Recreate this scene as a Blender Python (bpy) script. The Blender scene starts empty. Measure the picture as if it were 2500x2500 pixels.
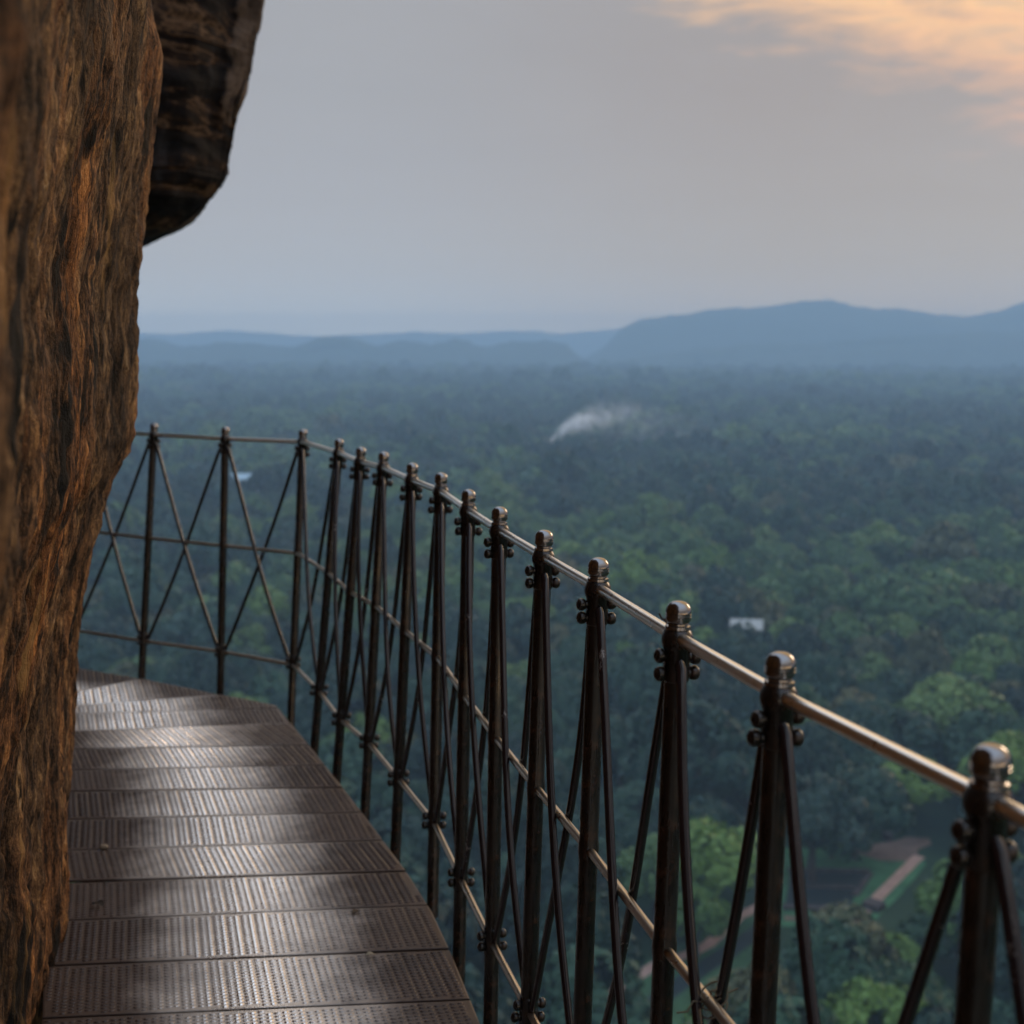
import bpy, bmesh, math, random
import numpy as np
from mathutils import Vector, Matrix

R = math.radians
rnd = random.Random(11)
S = bpy.context.scene

# ------------------------------------------------------------------ camera
F = 3330.0                 # focal length in pixels of the 2500 px photograph
HY = 832.0                 # row of the horizon
H = 1.525                  # eye height above the walkway
TH = math.atan((1250 - HY) / F)
cam = bpy.data.cameras.new('camera')
cam.sensor_width = 36.0
cam.lens = 36.0 * F / 2500.0
cam.clip_start = 0.05
cam.clip_end = 60000
cam.dof.use_dof = True
cam.dof.focus_distance = 2.45
cam.dof.aperture_fstop = 4.3
cam.dof.aperture_blades = 9
co = bpy.data.objects.new('camera', cam)
S.collection.objects.link(co)
co.location = (0, 0, H)
co.rotation_euler = (math.pi / 2 - TH, 0, 0)
S.camera = co

# ------------------------------------------------------------------ sky
SUN_AZ, SUN_EL = R(44), R(17)
W = bpy.data.worlds.new('World')
S.world = W
W.use_nodes = True
nt = W.node_tree
nt.nodes.clear()
SKY_STRENGTH = 0.1


def nd(tree, typ, **kw):
    n = tree.nodes.new(typ)
    for k, v in kw.items():
        if k == 'ins':
            for i, x in v.items():
                if hasattr(x, 'is_output'):
                    tree.links.new(x, n.inputs[i])
                else:
                    n.inputs[i].default_value = x
        else:
            setattr(n, k, v)
    return n


def mth(tree, op, a, b=None, c=None, clamp=False):
    n = tree.nodes.new('ShaderNodeMath')
    n.operation = op
    n.use_clamp = clamp
    for i, x in enumerate((a, b, c)):
        if x is None:
            continue
        if hasattr(x, 'is_output'):
            tree.links.new(x, n.inputs[i])
        else:
            n.inputs[i].default_value = x
    return n.outputs[0]


def mix(tree, fac, a, b, typ='MIX'):
    n = tree.nodes.new('ShaderNodeMix')
    n.data_type = 'RGBA'
    n.blend_type = typ
    for sock, x in ((n.inputs['Factor'], fac), (n.inputs[6], a), (n.inputs[7], b)):
        if hasattr(x, 'is_output'):
            tree.links.new(x, sock)
        else:
            sock.default_value = x if not isinstance(x, (tuple, list)) else (*x[:3], 1)
    return n.outputs[2]


def ramp(tree, fac, stops, interp='LINEAR'):
    n = tree.nodes.new('ShaderNodeValToRGB')
    n.color_ramp.interpolation = interp
    el = n.color_ramp.elements
    while len(el) < len(stops):
        el.new(0.5)
    for e, (p, c) in zip(el, stops):
        e.position = p
        e.color = (*c, 1) if len(c) == 3 else c
    if hasattr(fac, 'is_output'):
        tree.links.new(fac, n.inputs[0])
    return n.outputs[0]


def smooth(tree, x, lo, hi):
    n = tree.nodes.new('ShaderNodeMapRange')
    n.interpolation_type = 'SMOOTHSTEP'
    tree.links.new(x, n.inputs[0])
    n.inputs[1].default_value = lo
    n.inputs[2].default_value = hi
    return n.outputs[0]


tc = nd(nt, 'ShaderNodeTexCoord')
sx = nd(nt, 'ShaderNodeSeparateXYZ', ins={0: tc.outputs['Generated']})
azim = mth(nt, 'MULTIPLY', mth(nt, 'ARCTAN2', sx.outputs[0], sx.outputs[1]), 57.2958)
elev = mth(nt, 'MULTIPLY', mth(nt, 'ARCSINE', sx.outputs[2]), 57.2958)
sky = nd(nt, 'ShaderNodeTexSky', sky_type='NISHITA', sun_disc=False, sun_elevation=SUN_EL, sun_rotation=SUN_AZ)
k = 1.0 / SKY_STRENGTH
e01 = mth(nt, 'DIVIDE', mth(nt, 'ADD', elev, 6.0), 66.0, clamp=True)   # -6 .. 60 degrees
overcast = ramp(nt, e01, [(0.0000, (1.2, 1.15, 1.1)), (0.0909, (4.5, 3.806, 2.914)), (0.0985, (4.5, 3.721, 2.744)), (0.1061, (4.463, 3.636, 2.574)), (0.1098, (2.666, 2.202, 1.619)), (0.1136, (1.857, 1.558, 1.194)), (0.1182, (1.382, 1.181, 0.945)), (0.1242, (1.067, 0.927, 0.774)), (0.1318, (0.867, 0.762, 0.66)), (0.1409, (0.737, 0.657, 0.589)), (0.1545, (0.632, 0.573, 0.534)), (0.1742, (0.55, 0.504, 0.484)), (0.2045, (0.488, 0.454, 0.445)), (0.2424, (0.445, 0.419, 0.412)), (0.2879, (0.426, 0.405, 0.402)), (0.3182, (0.417, 0.398, 0.396)), (0.3939, (0.9, 0.89, 0.9)), (0.5758, (1.1, 1.18, 1.32)), (0.9545, (1.25, 1.55, 2.0))])
# the right-hand part of the cloud deck is mauve, the west glows behind it
mauve = ramp(nt, e01, [(0.0000, (1.2, 1.15, 1.1)), (0.0909, (4.207, 2.614, 1.041)), (0.0985, (4.143, 2.508, 0.871)), (0.1061, (4.079, 2.401, 0.7)), (0.1098, (2.46, 1.508, 0.545)), (0.1136, (1.729, 1.107, 0.479)), (0.1182, (1.301, 0.872, 0.44)), (0.1242, (1.008, 0.703, 0.401)), (0.1318, (0.813, 0.584, 0.359)), (0.1409, (0.69, 0.509, 0.338)), (0.1545, (0.592, 0.452, 0.328)), (0.1742, (0.516, 0.402, 0.311)), (0.2045, (0.461, 0.366, 0.299)), (0.2424, (0.425, 0.339, 0.285)), (0.2879, (0.404, 0.329, 0.282)), (0.3182, (0.393, 0.323, 0.279)), (0.4091, (0.88, 0.78, 0.7)), (0.9545, (1.2, 1.45, 1.8))])
deckc = mix(nt, smooth(nt, azim, -9.0, 13.0), overcast, mauve)
cl_map = nd(nt, 'ShaderNodeCombineXYZ', ins={0: mth(nt, 'MULTIPLY', azim, 0.11), 1: mth(nt, 'MULTIPLY', elev, 0.34), 2: 3.7})
n1 = nd(nt, 'ShaderNodeTexNoise', noise_dimensions='3D', ins={'Vector': cl_map.outputs[0], 'Scale': 1.0, 'Detail': 6.0, 'Roughness': 0.55, 'Distortion': 0.35})
n2m = nd(nt, 'ShaderNodeCombineXYZ', ins={0: mth(nt, 'ADD', mth(nt, 'MULTIPLY', azim, 0.2), mth(nt, 'MULTIPLY', elev, 0.2)), 1: mth(nt, 'MULTIPLY', elev, 0.85), 2: 9.1})
n2 = nd(nt, 'ShaderNodeTexNoise', noise_dimensions='3D', ins={'Vector': n2m.outputs[0], 'Scale': 1.0, 'Detail': 5.0, 'Roughness': 0.5, 'Distortion': 0.5})
cloudn = mth(nt, 'SUBTRACT', n1.outputs[0], 0.5)
fine = mth(nt, 'SUBTRACT', n2.outputs[0], 0.5)
dd = mth(nt, 'ADD', mth(nt, 'MULTIPLY', mth(nt, 'SUBTRACT', azim, 12.8), 0.36), mth(nt, 'MULTIPLY', mth(nt, 'SUBTRACT', elev, 13.2), 0.93))
dd = mth(nt, 'ADD', dd, mth(nt, 'MULTIPLY', cloudn, 8.0))
dd = mth(nt, 'ADD', dd, mth(nt, 'MULTIPLY', fine, 5.0))
glow = smooth(nt, dd, -2.6, .6)
# the glow stays round the low western sun
da = mth(nt, 'SUBTRACT', azim, 40.0)
de = mth(nt, 'SUBTRACT', elev, 21.0)
dist = mth(nt, 'SQRT', mth(nt, 'ADD', mth(nt, 'MULTIPLY', da, mth(nt, 'MULTIPLY', da, 0.7)), mth(nt, 'MULTIPLY', de, de)))
glow = mth(nt, 'MULTIPLY', glow, mth(nt, 'SUBTRACT', 1.0, smooth(nt, dist, 24.0, 52.0)))
glowc = ramp(nt, mth(nt, 'ADD', mth(nt, 'MULTIPLY', mth(nt, 'SUBTRACT', elev, 7.0), 0.1), mth(nt, 'MULTIPLY', fine, 0.8), clamp=True),
             [(0.0, (.92, .48, .30)), (0.35, (1.1, .58, .28)), (0.7, (1.3, .74, .30)), (1.0, (1.45, .94, .40))])
streak = mth(nt, 'MULTIPLY', smooth(nt, fine, 0.03, 0.2), 0.42)
glowc = mix(nt, streak, glowc, (.47, .37, .32))
skyc = mix(nt, glow, deckc, glowc)
# faint mottling of the overcast
skyc = mix(nt, mth(nt, 'MULTIPLY', smooth(nt, cloudn, -0.25, 0.25), 0.08), skyc, (.66, .60, .56))
sc = nd(nt, 'ShaderNodeVectorMath', operation='SCALE', ins={0: skyc})
sc.inputs['Scale'].default_value = k
skyf = mix(nt, 0.93, sky.outputs[0], sc.outputs[0])
bg = nd(nt, 'ShaderNodeBackground', ins={0: skyf, 1: SKY_STRENGTH})
wo = nd(nt, 'ShaderNodeOutputWorld', ins={0: bg.outputs[0]})
W.cycles.sampling_method = 'MANUAL'
W.cycles.sample_map_resolution = 1024

# ------------------------------------------------------------------ sun (behind cloud)
sl = bpy.data.lights.new('sun', 'SUN')
sl.energy = 1.0
sl.angle = R(18)
sl.color = (1.0, 0.74, 0.5)
so = bpy.data.objects.new('sun', sl)
S.collection.objects.link(so)
sd = Vector((math.sin(SUN_AZ) * math.cos(SUN_EL), math.cos(SUN_AZ) * math.cos(SUN_EL), math.sin(SUN_EL)))
so.rotation_euler = sd.to_track_quat('Z', 'Y').to_euler()

# ------------------------------------------------------------------ exposure and render settings
S.view_settings.view_transform = 'Standard'
S.view_settings.look = 'None'
S.view_settings.exposure = 0.0
S.view_settings.gamma = 1.0
S.render.engine = 'CYCLES'
cy = S.cycles
cy.use_denoising = True
cy.denoiser = 'OPENIMAGEDENOISE'
cy.max_bounces = 6
cy.diffuse_bounces = 2
cy.glossy_bounces = 3
cy.transmission_bounces = 3
cy.transparent_max_bounces = 6
cy.volume_bounces = 2
cy.sample_clamp_indirect = 4.0
cy.caustics_reflective = False
cy.caustics_refractive = False
cy.use_adaptive_sampling = True
cy.adaptive_threshold = 0.008
cy.volume_step_rate = 1.0
cy.volume_max_steps = 64


# ------------------------------------------------------------------ helpers
def ray(px, py):
    u, v = px - 1250.0, py - 1250.0
    return Vector((u, F * math.cos(TH) - v * math.sin(TH), -F * math.sin(TH) - v * math.cos(TH)))


def at(px, py, z):
    """World point of photo pixel (px, py) on the level plane at height z."""
    d = ray(px, py)
    t = (z - H) / d.z
    return Vector((d.x * t, d.y * t, z))


def at_depth(px, py, y):
    d = ray(px, py)
    t = y / d.y
    return Vector((d.x * t, y, H + d.z * t))


def to_px(p):
    x, y, z = p[0], p[1], p[2] - H
    fw = y * math.cos(TH) - z * math.sin(TH)
    up = y * math.sin(TH) + z * math.cos(TH)
    return 1250 + F * x / fw, 1250 - F * up / fw


def tag(o, label=None, cat=None, group=None, kind=None):
    if label:
        o['label'] = label
    if cat:
        o['category'] = cat
    if group:
        o['group'] = group
    if kind:
        o['kind'] = kind
    return o


def link(name, data, parent=None):
    o = bpy.data.objects.new(name, data)
    S.collection.objects.link(o)
    if parent is not None:
        o.parent = parent
    return o


class MB:
    """Collects vertices and faces of ONE mesh."""

    def __init__(s):
        s.v, s.f = [], []

    def add(s, vs, fs):
        o = len(s.v)
        s.v += [tuple(v) for v in vs]
        s.f += [tuple(i + o for i in f) for f in fs]

    def box(s, lo, hi, m=None):
        x0, y0, z0 = lo
        x1, y1, z1 = hi
        vs = [Vector(p) for p in ((x0, y0, z0), (x1, y0, z0), (x1, y1, z0), (x0, y1, z0), (x0, y0, z1), (x1, y0, z1), (x1, y1, z1), (x0, y1, z1))]
        if m is not None:
            vs = [m @ v for v in vs]
        s.add(vs, [(3, 2, 1, 0), (4, 5, 6, 7), (0, 1, 5, 4), (1, 2, 6, 5), (2, 3, 7, 6), (3, 0, 4, 7)])

    def prism(s, poly, z0, z1):
        n = len(poly)
        vs = [(p[0], p[1], z0) for p in poly] + [(p[0], p[1], z1) for p in poly]
        s.add(vs, [tuple(range(n - 1, -1, -1)), tuple(range(n, 2 * n))] + [(i, (i + 1) % n, n + (i + 1) % n, n + i) for i in range(n)])

    def tube(s, pts, r, n=12, cap=True):
        pts = [Vector(p) for p in pts]
        rs = r if isinstance(r, (list, tuple)) else [r] * len(pts)
        rings = []
        up = None
        for i, p in enumerate(pts):
            a = pts[max(i - 1, 0)]
            b = pts[min(i + 1, len(pts) - 1)]
            t = (b - a).normalized()
            if up is None:
                up = t.orthogonal().normalized()
            up = (up - t * up.dot(t)).normalized()
            sd_ = t.cross(up)
            rings.append([p + (up * math.cos(2 * math.pi * j / n) + sd_ * math.sin(2 * math.pi * j / n)) * rs[i] for j in range(n)])
        vs = [v for rg in rings for v in rg]
        fs = []
        for i in range(len(rings) - 1):
            for j in range(n):
                fs.append((i * n + j, i * n + (j + 1) % n, (i + 1) * n + (j + 1) % n, (i + 1) * n + j))
        if cap:
            fs.append(tuple(range(n - 1, -1, -1)))
            fs.append(tuple((len(rings) - 1) * n + j for j in range(n)))
        s.add(vs, fs)

    def lathe(s, prof, n=24, m=None):
        """prof: list of (radius, z) from top to bottom."""
        vs, fs = [], []
        for r, z in prof:
            for j in range(n):
                a = 2 * math.pi * j / n
                vs.append(Vector((r * math.cos(a), r * math.sin(a), z)))
        for i in range(len(prof) - 1):
            for j in range(n):
                fs.append((i * n + j, (i + 1) * n + j, (i + 1) * n + (j + 1) % n, i * n + (j + 1) % n))
        fs.append(tuple(range(n)))
        fs.append(tuple((len(prof) - 1) * n + j for j in range(n - 1, -1, -1)))
        if m is not None:
            vs = [m @ v for v in vs]
        s.add(vs, fs)

    def mesh(s, name, mat, smooth_angle=None):
        me = bpy.data.meshes.new(name)
        me.from_pydata(s.v, [], s.f)
        me.update()
        if mat is not None:
            me.materials.append(mat)
        if smooth_angle is not None:
            me.polygons.foreach_set('use_smooth', [True] * len(me.polygons))
            me.set_sharp_from_angle(angle=R(smooth_angle))
        return me

    def build(s, name, mat, parent=None, smooth_angle=None):
        return link(name, s.mesh(name, mat, smooth_angle), parent)


def grid_mesh(name, P, mat, smooth_=True, wrap=False):
    """P: array (n, m, 3) of grid points."""
    n, m, _ = P.shape
    me = bpy.data.meshes.new(name)
    me.vertices.add(n * m)
    me.vertices.foreach_set('co', P.reshape(-1).astype(np.float32))
    i = np.arange(n - 1)[:, None]
    j = np.arange(m - 1 if not wrap else m)[None, :]
    j2 = (j + 1) % m
    q = np.stack([np.broadcast_to(a, (n - 1, j.shape[1])) for a in (i * m + j, i * m + j2, (i + 1) * m + j2, (i + 1) * m + j)], -1).reshape(-1)
    nf = len(q) // 4
    me.loops.add(nf * 4)
    me.loops.foreach_set('vertex_index', q.astype(np.int32))
    me.polygons.add(nf)
    me.polygons.foreach_set('loop_start', np.arange(0, nf * 4, 4, dtype=np.int32))
    me.update(calc_edges=True)
    me.validate()
    if smooth_:
        me.polygons.foreach_set('use_smooth', np.ones(len(me.polygons), dtype=bool))
    me.materials.append(mat)
    return me


def _h(ix, iy, seed):
    n = (ix.astype(np.int64) * 374761393 + iy.astype(np.int64) * 668265263 + seed * 1274126177) & 0xffffffff
    n = ((n ^ (n >> 13)) * 1274126177) & 0xffffffff
    return ((n ^ (n >> 16)) & 0xffff) / 65535.0


def vn(x, y, seed=0):
    xi, yi = np.floor(x), np.floor(y)
    fx, fy = x - xi, y - yi
    fx = fx * fx * (3 - 2 * fx)
    fy = fy * fy * (3 - 2 * fy)
    a, b = _h(xi, yi, seed), _h(xi + 1, yi, seed)
    c, d = _h(xi, yi + 1, seed), _h(xi + 1, yi + 1, seed)
    return (a * (1 - fx) + b * fx) * (1 - fy) + (c * (1 - fx) + d * fx) * fy - 0.5


def fbm(x, y, seed=0, oct_=4, g=0.5):
    s, a = 0, 1.0
    for o in range(oct_):
        s = s + a * vn(x * 2 ** o, y * 2 ** o, seed + o * 17)
        a *= g
    return s


# ------------------------------------------------------------------ materials
def new_mat(name):
    m = bpy.data.materials.new(name)
    m.use_nodes = True
    t = m.node_tree
    t.nodes.clear()
    out = t.nodes.new('ShaderNodeOutputMaterial')
    p = t.nodes.new('ShaderNodeBsdfPrincipled')
    t.links.new(p.outputs[0], out.inputs[0])
    return m, t, p


def setp(t, p, **kw):
    names = {'color': 'Base Color', 'rough': 'Roughness', 'metal': 'Metallic', 'normal': 'Normal', 'spec': 'Specular IOR Level', 'coat': 'Coat Weight', 'coatr': 'Coat Roughness'}
    for k_, v in kw.items():
        s = p.inputs[names[k_]]
        if hasattr(v, 'is_output'):
            t.links.new(v, s)
        else:
            s.default_value = (*v, 1) if isinstance(v, tuple) else v


def coords(t, scale=(1, 1, 1), src='Object'):
    c = t.nodes.new('ShaderNodeTexCoord')
    mp = t.nodes.new('ShaderNodeMapping')
    mp.inputs['Scale'].default_value = scale
    t.links.new(c.outputs[src], mp.inputs[0])
    return mp.outputs[0]


def noise(t, vec, scale, detail=4, rough=0.55, dist=0.0):
    n = nd(t, 'ShaderNodeTexNoise', ins={'Vector': vec, 'Scale': scale, 'Detail': detail, 'Roughness': rough, 'Distortion': dist})
    return n.outputs[0]


def bump(t, h, strength, dist):
    b = nd(t, 'ShaderNodeBump', ins={'Height': h, 'Strength': strength, 'Distance': dist})
    return b.outputs[0]


def mat_iron():
    m, t, p = new_mat('dark_painted_iron')
    c = coords(t)
    n = noise(t, c, 38, 5, 0.6)
    n2 = noise(t, coords(t, (60, 60, 9)), 1.0, 4, 0.6)
    col = ramp(t, n, [(0.40, (.005, .004, .004)), (0.56, (.010, .007, .0055)), (0.64, (.030, .015, .010)), (0.74, (.050, .026, .016))])
    setp(t, p, color=col, rough=ramp(t, n2, [(0.35, (.16,) * 3), (0.65, (.42,) * 3)]), metal=0.0, spec=0.42, normal=bump(t, n, 0.25, 0.002))
    return m


def mat_brace():
    m, t, p = new_mat('worn_brace_paint')
    c = coords(t, (1, 1, 0.25))
    n = noise(t, c, 26, 5, 0.65, 0.3)
    n2 = noise(t, coords(t), 130, 3, 0.6)
    w = mth(t, 'ADD', n, mth(t, 'MULTIPLY', mth(t, 'SUBTRACT', n2, 0.5), 0.35))
    worn = smooth(t, w, 0.66, 0.72)
    col = mix(t, worn, ramp(t, n2, [(0.3, (.007, .006, .008)), (0.7, (.016, .010, .013))]), (.20, .19, .19))
    setp(t, p, color=col, rough=mix(t, worn, (.13,) * 3, (.4,) * 3), metal=mth(t, 'MULTIPLY', worn, 0.7), spec=0.5, normal=bump(t, w, 0.2, 0.001))
    return m


def mat_steel(name, col, r0, r1, grime_or_shade=0.3):
    m, t, p = new_mat(name)
    n = noise(t, coords(t), 45, 5, 0.65)
    n2 = noise(t, coords(t), 12, 4, 0.6)
    dirt = mth(t, 'MULTIPLY', smooth(t, n2, 0.5, 0.68), grime_or_shade)
    setp(t, p, color=mix(t, dirt, col, (.05, .035, .025)), metal=mth(t, 'SUBTRACT', 1.0, mth(t, 'MULTIPLY', dirt, 0.8)),
         rough=ramp(t, n, [(0.3, (r0,) * 3), (0.7, (r1,) * 3)]), spec=0.5)
    return m


def mat_plate():
    m, t, p = new_mat('worn_brown_tread_plate')
    c = nd(t, 'ShaderNodeNewGeometry').outputs['Position']
    big = noise(t, c, 4.5, 4, 0.55, 0.4)
    med = noise(t, c, 14, 5, 0.65)
    fine_ = noise(t, c, 120, 3, 0.6)
    # wear along the trodden middle: the UV map runs across the walkway from 0 to 1
    uv = nd(t, 'ShaderNodeUVMap', uv_map='across')
    s = nd(t, 'ShaderNodeSeparateXYZ', ins={0: uv.outputs[0]})
    mid = mth(t, 'SUBTRACT', 1.0, mth(t, 'ABSOLUTE', mth(t, 'MULTIPLY', mth(t, 'SUBTRACT', s.outputs[0], 0.52), 2.7)))
    w = mth(t, 'ADD', mth(t, 'MULTIPLY', mid, 0.80), mth(t, 'ADD', mth(t, 'MULTIPLY', mth(t, 'SUBTRACT', big, 0.5), 0.32), mth(t, 'MULTIPLY', mth(t, 'SUBTRACT', med, 0.5), 0.25)))
    worn = smooth(t, w, 0.10, 0.80)
    brown = ramp(t, med, [(0.3, (.032, .018, .013)), (0.6, (.049, .028, .020)), (0.75, (.072, .041, .028))])
    col = mix(t, worn, brown, (.82, .75, .69))
    rgh = mix(t, worn, (.50,) * 3, (.20,) * 3)
    rgh = mix(t, 0.2, rgh, ramp(t, fine_, [(0.3, (.25,) * 3), (0.7, (.55,) * 3)]))
    setp(t, p, color=col, metal=worn, rough=rgh, normal=bump(t, mth(t, 'ADD', fine_, mth(t, 'MULTIPLY', med, 2.0)), 0.25, 0.002))
    return m


def mat_rock():
    m, t, p = new_mat('streaked_brown_rock')
    a = noise(t, coords(t, (1, 1, 0.20)), 13.0, 7, 0.72, 0.2)
    b = noise(t, coords(t, (1, 1, 0.26)), 60.0, 6, 0.75, 0.1)
    g = noise(t, coords(t, (1, 1, 0.8)), 150.0, 4, 0.7)
    big = noise(t, coords(t, (1, 1, 0.4)), 2.2, 4, 0.6, 0.5)
    f = mth(t, 'ADD', mth(t, 'MULTIPLY', a, 0.45), mth(t, 'ADD', mth(t, 'MULTIPLY', b, 0.37), mth(t, 'MULTIPLY', g, 0.18)))
    col = ramp(t, f, [(0.41, (.007, .006, .005)), (0.455, (.035, .021, .013)), (0.495, (.115, .064, .034)), (0.535, (.20, .115, .060)), (0.575, (.40, .225, .095)), (0.63, (.58, .43, .27))])
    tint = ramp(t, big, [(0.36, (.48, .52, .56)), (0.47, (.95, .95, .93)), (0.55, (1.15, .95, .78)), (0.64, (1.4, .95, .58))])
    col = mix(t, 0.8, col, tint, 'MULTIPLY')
    # small dark pits and dashes, and the shade of the cracks painted near-black
    pit = noise(t, coords(t, (1, 1, 0.17)), 34.0, 5, 0.7)
    col = mix(t, smooth(t, pit, 0.57, 0.65), col, (.010, .008, .007))
    ck = nd(t, 'ShaderNodeAttribute', attribute_name='grime_or_shade')
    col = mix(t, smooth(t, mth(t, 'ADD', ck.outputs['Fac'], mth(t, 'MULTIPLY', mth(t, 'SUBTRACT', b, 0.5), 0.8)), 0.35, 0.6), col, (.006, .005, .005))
    # black water streaks
    st = noise(t, coords(t, (1, 1, 0.16)), 6.5, 6, 0.65, 0.9)
    col = mix(t, smooth(t, st, 0.55, 0.64), col, (.012, .011, .010))
    # ochre mineral streaks
    oc = noise(t, coords(t, (1, 1, 0.10)), 5.0, 5, 0.65, 1.1)
    col = mix(t, mth(t, 'MULTIPLY', smooth(t, oc, 0.60, 0.68), 0.7), col, (.40, .23, .085))
    hgt = mth(t, 'ADD', mth(t, 'MULTIPLY', b, 1.0), mth(t, 'MULTIPLY', g, 0.5))
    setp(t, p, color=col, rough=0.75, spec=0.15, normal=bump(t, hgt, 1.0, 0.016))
    return m


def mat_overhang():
    m, t, p = new_mat('stained_shaded_rock')  # shade of the back-lit face is painted in with the black stain
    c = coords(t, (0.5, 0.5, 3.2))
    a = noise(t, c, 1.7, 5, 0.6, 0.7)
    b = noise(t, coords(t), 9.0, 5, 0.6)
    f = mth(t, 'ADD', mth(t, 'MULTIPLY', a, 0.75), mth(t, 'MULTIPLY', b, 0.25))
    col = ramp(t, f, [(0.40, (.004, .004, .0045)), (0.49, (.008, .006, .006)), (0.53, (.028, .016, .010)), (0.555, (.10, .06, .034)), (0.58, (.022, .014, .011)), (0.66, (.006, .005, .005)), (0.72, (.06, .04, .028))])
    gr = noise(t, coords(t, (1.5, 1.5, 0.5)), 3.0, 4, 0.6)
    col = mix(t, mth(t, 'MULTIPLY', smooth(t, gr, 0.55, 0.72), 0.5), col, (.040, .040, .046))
    # right-hand edge: its lit side is painted in as paler brown stone
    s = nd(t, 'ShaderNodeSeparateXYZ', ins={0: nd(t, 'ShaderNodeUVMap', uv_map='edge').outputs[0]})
    bare = smooth(t, mth(t, 'ADD', s.outputs[0], mth(t, 'MULTIPLY', mth(t, 'SUBTRACT', b, 0.5), 0.5)), 0.66, 0.84)  # weight of the painted lit rim
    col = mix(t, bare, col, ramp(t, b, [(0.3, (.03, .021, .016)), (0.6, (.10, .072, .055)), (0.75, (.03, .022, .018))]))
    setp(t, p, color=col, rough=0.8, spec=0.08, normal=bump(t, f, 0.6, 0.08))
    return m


def mat_leaf(name, c0, c1, c2):
    m, t, p = new_mat(name)
    oi = nd(t, 'ShaderNodeObjectInfo')
    n = noise(t, coords(t), 2.2, 3, 0.6)
    f = mth(t, 'ADD', mth(t, 'MULTIPLY', oi.outputs['Random'], 0.8), mth(t, 'MULTIPLY', n, 0.3), clamp=True)
    setp(t, p, color=ramp(t, f, [(0.1, c0), (0.5, c1), (0.95, c2)]), rough=0.6, spec=0.25)
    return m


def mat_plain(name, col, rough=0.7, var=0.25, scale=3.0, spec=0.3, metal=0.0):
    m, t, p = new_mat(name)
    n = noise(t, coords(t), scale, 5, 0.6)
    lo = tuple(x * (1 - var) for x in col)
    hi = tuple(min(x * (1 + var), 1) for x in col)
    setp(t, p, color=ramp(t, n, [(0.3, lo), (0.7, hi)]), rough=rough, spec=spec, metal=metal)
    return m


M = dict(
    iron=mat_iron(), brace=mat_brace(),
    rail=mat_steel('polished_handrail_steel', (.82, .77, .69), .26, .34, 0.0),
    lowrail=mat_steel('tarnished_rail_steel', (.46, .39, .31), .26, .36, 0.3),
    cap=mat_steel('finial_steel', (.22, .21, .21), .12, .26, 0.2),
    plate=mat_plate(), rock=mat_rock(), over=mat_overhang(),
    beam=mat_plain('rusted_support_steel', (.035, .022, .017), .6, .4, 20),
    leaf_dark=mat_leaf('dark_foliage', (.003, .016, .013), (.010, .037, .026), (.024, .068, .036)),
    leaf_mid=mat_leaf('mid_foliage', (.010, .038, .019), (.042, .096, .033), (.088, .150, .042)),
    leaf_bright=mat_leaf('bright_foliage', (.045, .100, .020), (.066, .135, .024), (.095, .165, .030)),
    leaf_olive=mat_leaf('olive_foliage', (.036, .052, .026), (.056, .070, .032), (.085, .088, .038)),
    bark=mat_plain('bark', (.06, .045, .035), .8, .4, 3),
)

# ================================================================== SETTING
GZ = -98.5


def ground_z(x, y):
    return GZ + 3.0 * fbm(x / 420.0, y / 420.0, 5, 3) * np.clip((np.hypot(x, y) - 330) / 400, 0, 1) + 14 * vn(x / 1700.0, y / 1700.0, 8) * np.clip((y - 1500) / 3000, 0, 1)


def build_ground():
    ys = np.concatenate([np.linspace(-500, 600, 45), np.linspace(640, 3000, 60), np.linspace(3080, 10300, 90)])
    xs = np.concatenate([np.linspace(-6000, -1600, 30), np.linspace(-1500, 1500, 121), np.linspace(1600, 6000, 30)])
    X, Y = np.meshgrid(xs, ys)
    Z = ground_z(X, Y)
    m, t, p = new_mat('forest_floor')
    c = coords(t)
    n1_ = noise(t, c, 0.004, 6, 0.6, 0.3)
    n2_ = noise(t, c, 0.06, 5, 0.65)
    f = mth(t, 'ADD', mth(t, 'MULTIPLY', n1_, 0.5), mth(t, 'MULTIPLY', n2_, 0.5))
    setp(t, p, color=ramp(t, f, [(0.35, (.010, .022, .014)), (0.5, (.020, .042, .022)), (0.65, (.045, .055, .03))]), rough=0.9, spec=0.1)
    o = link('ground', grid_mesh('ground', np.stack([X, Y, Z], -1), m))
    tag(o, 'dark green forest floor of the plain far below the walkway', 'ground', kind='structure')


build_ground()


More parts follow.
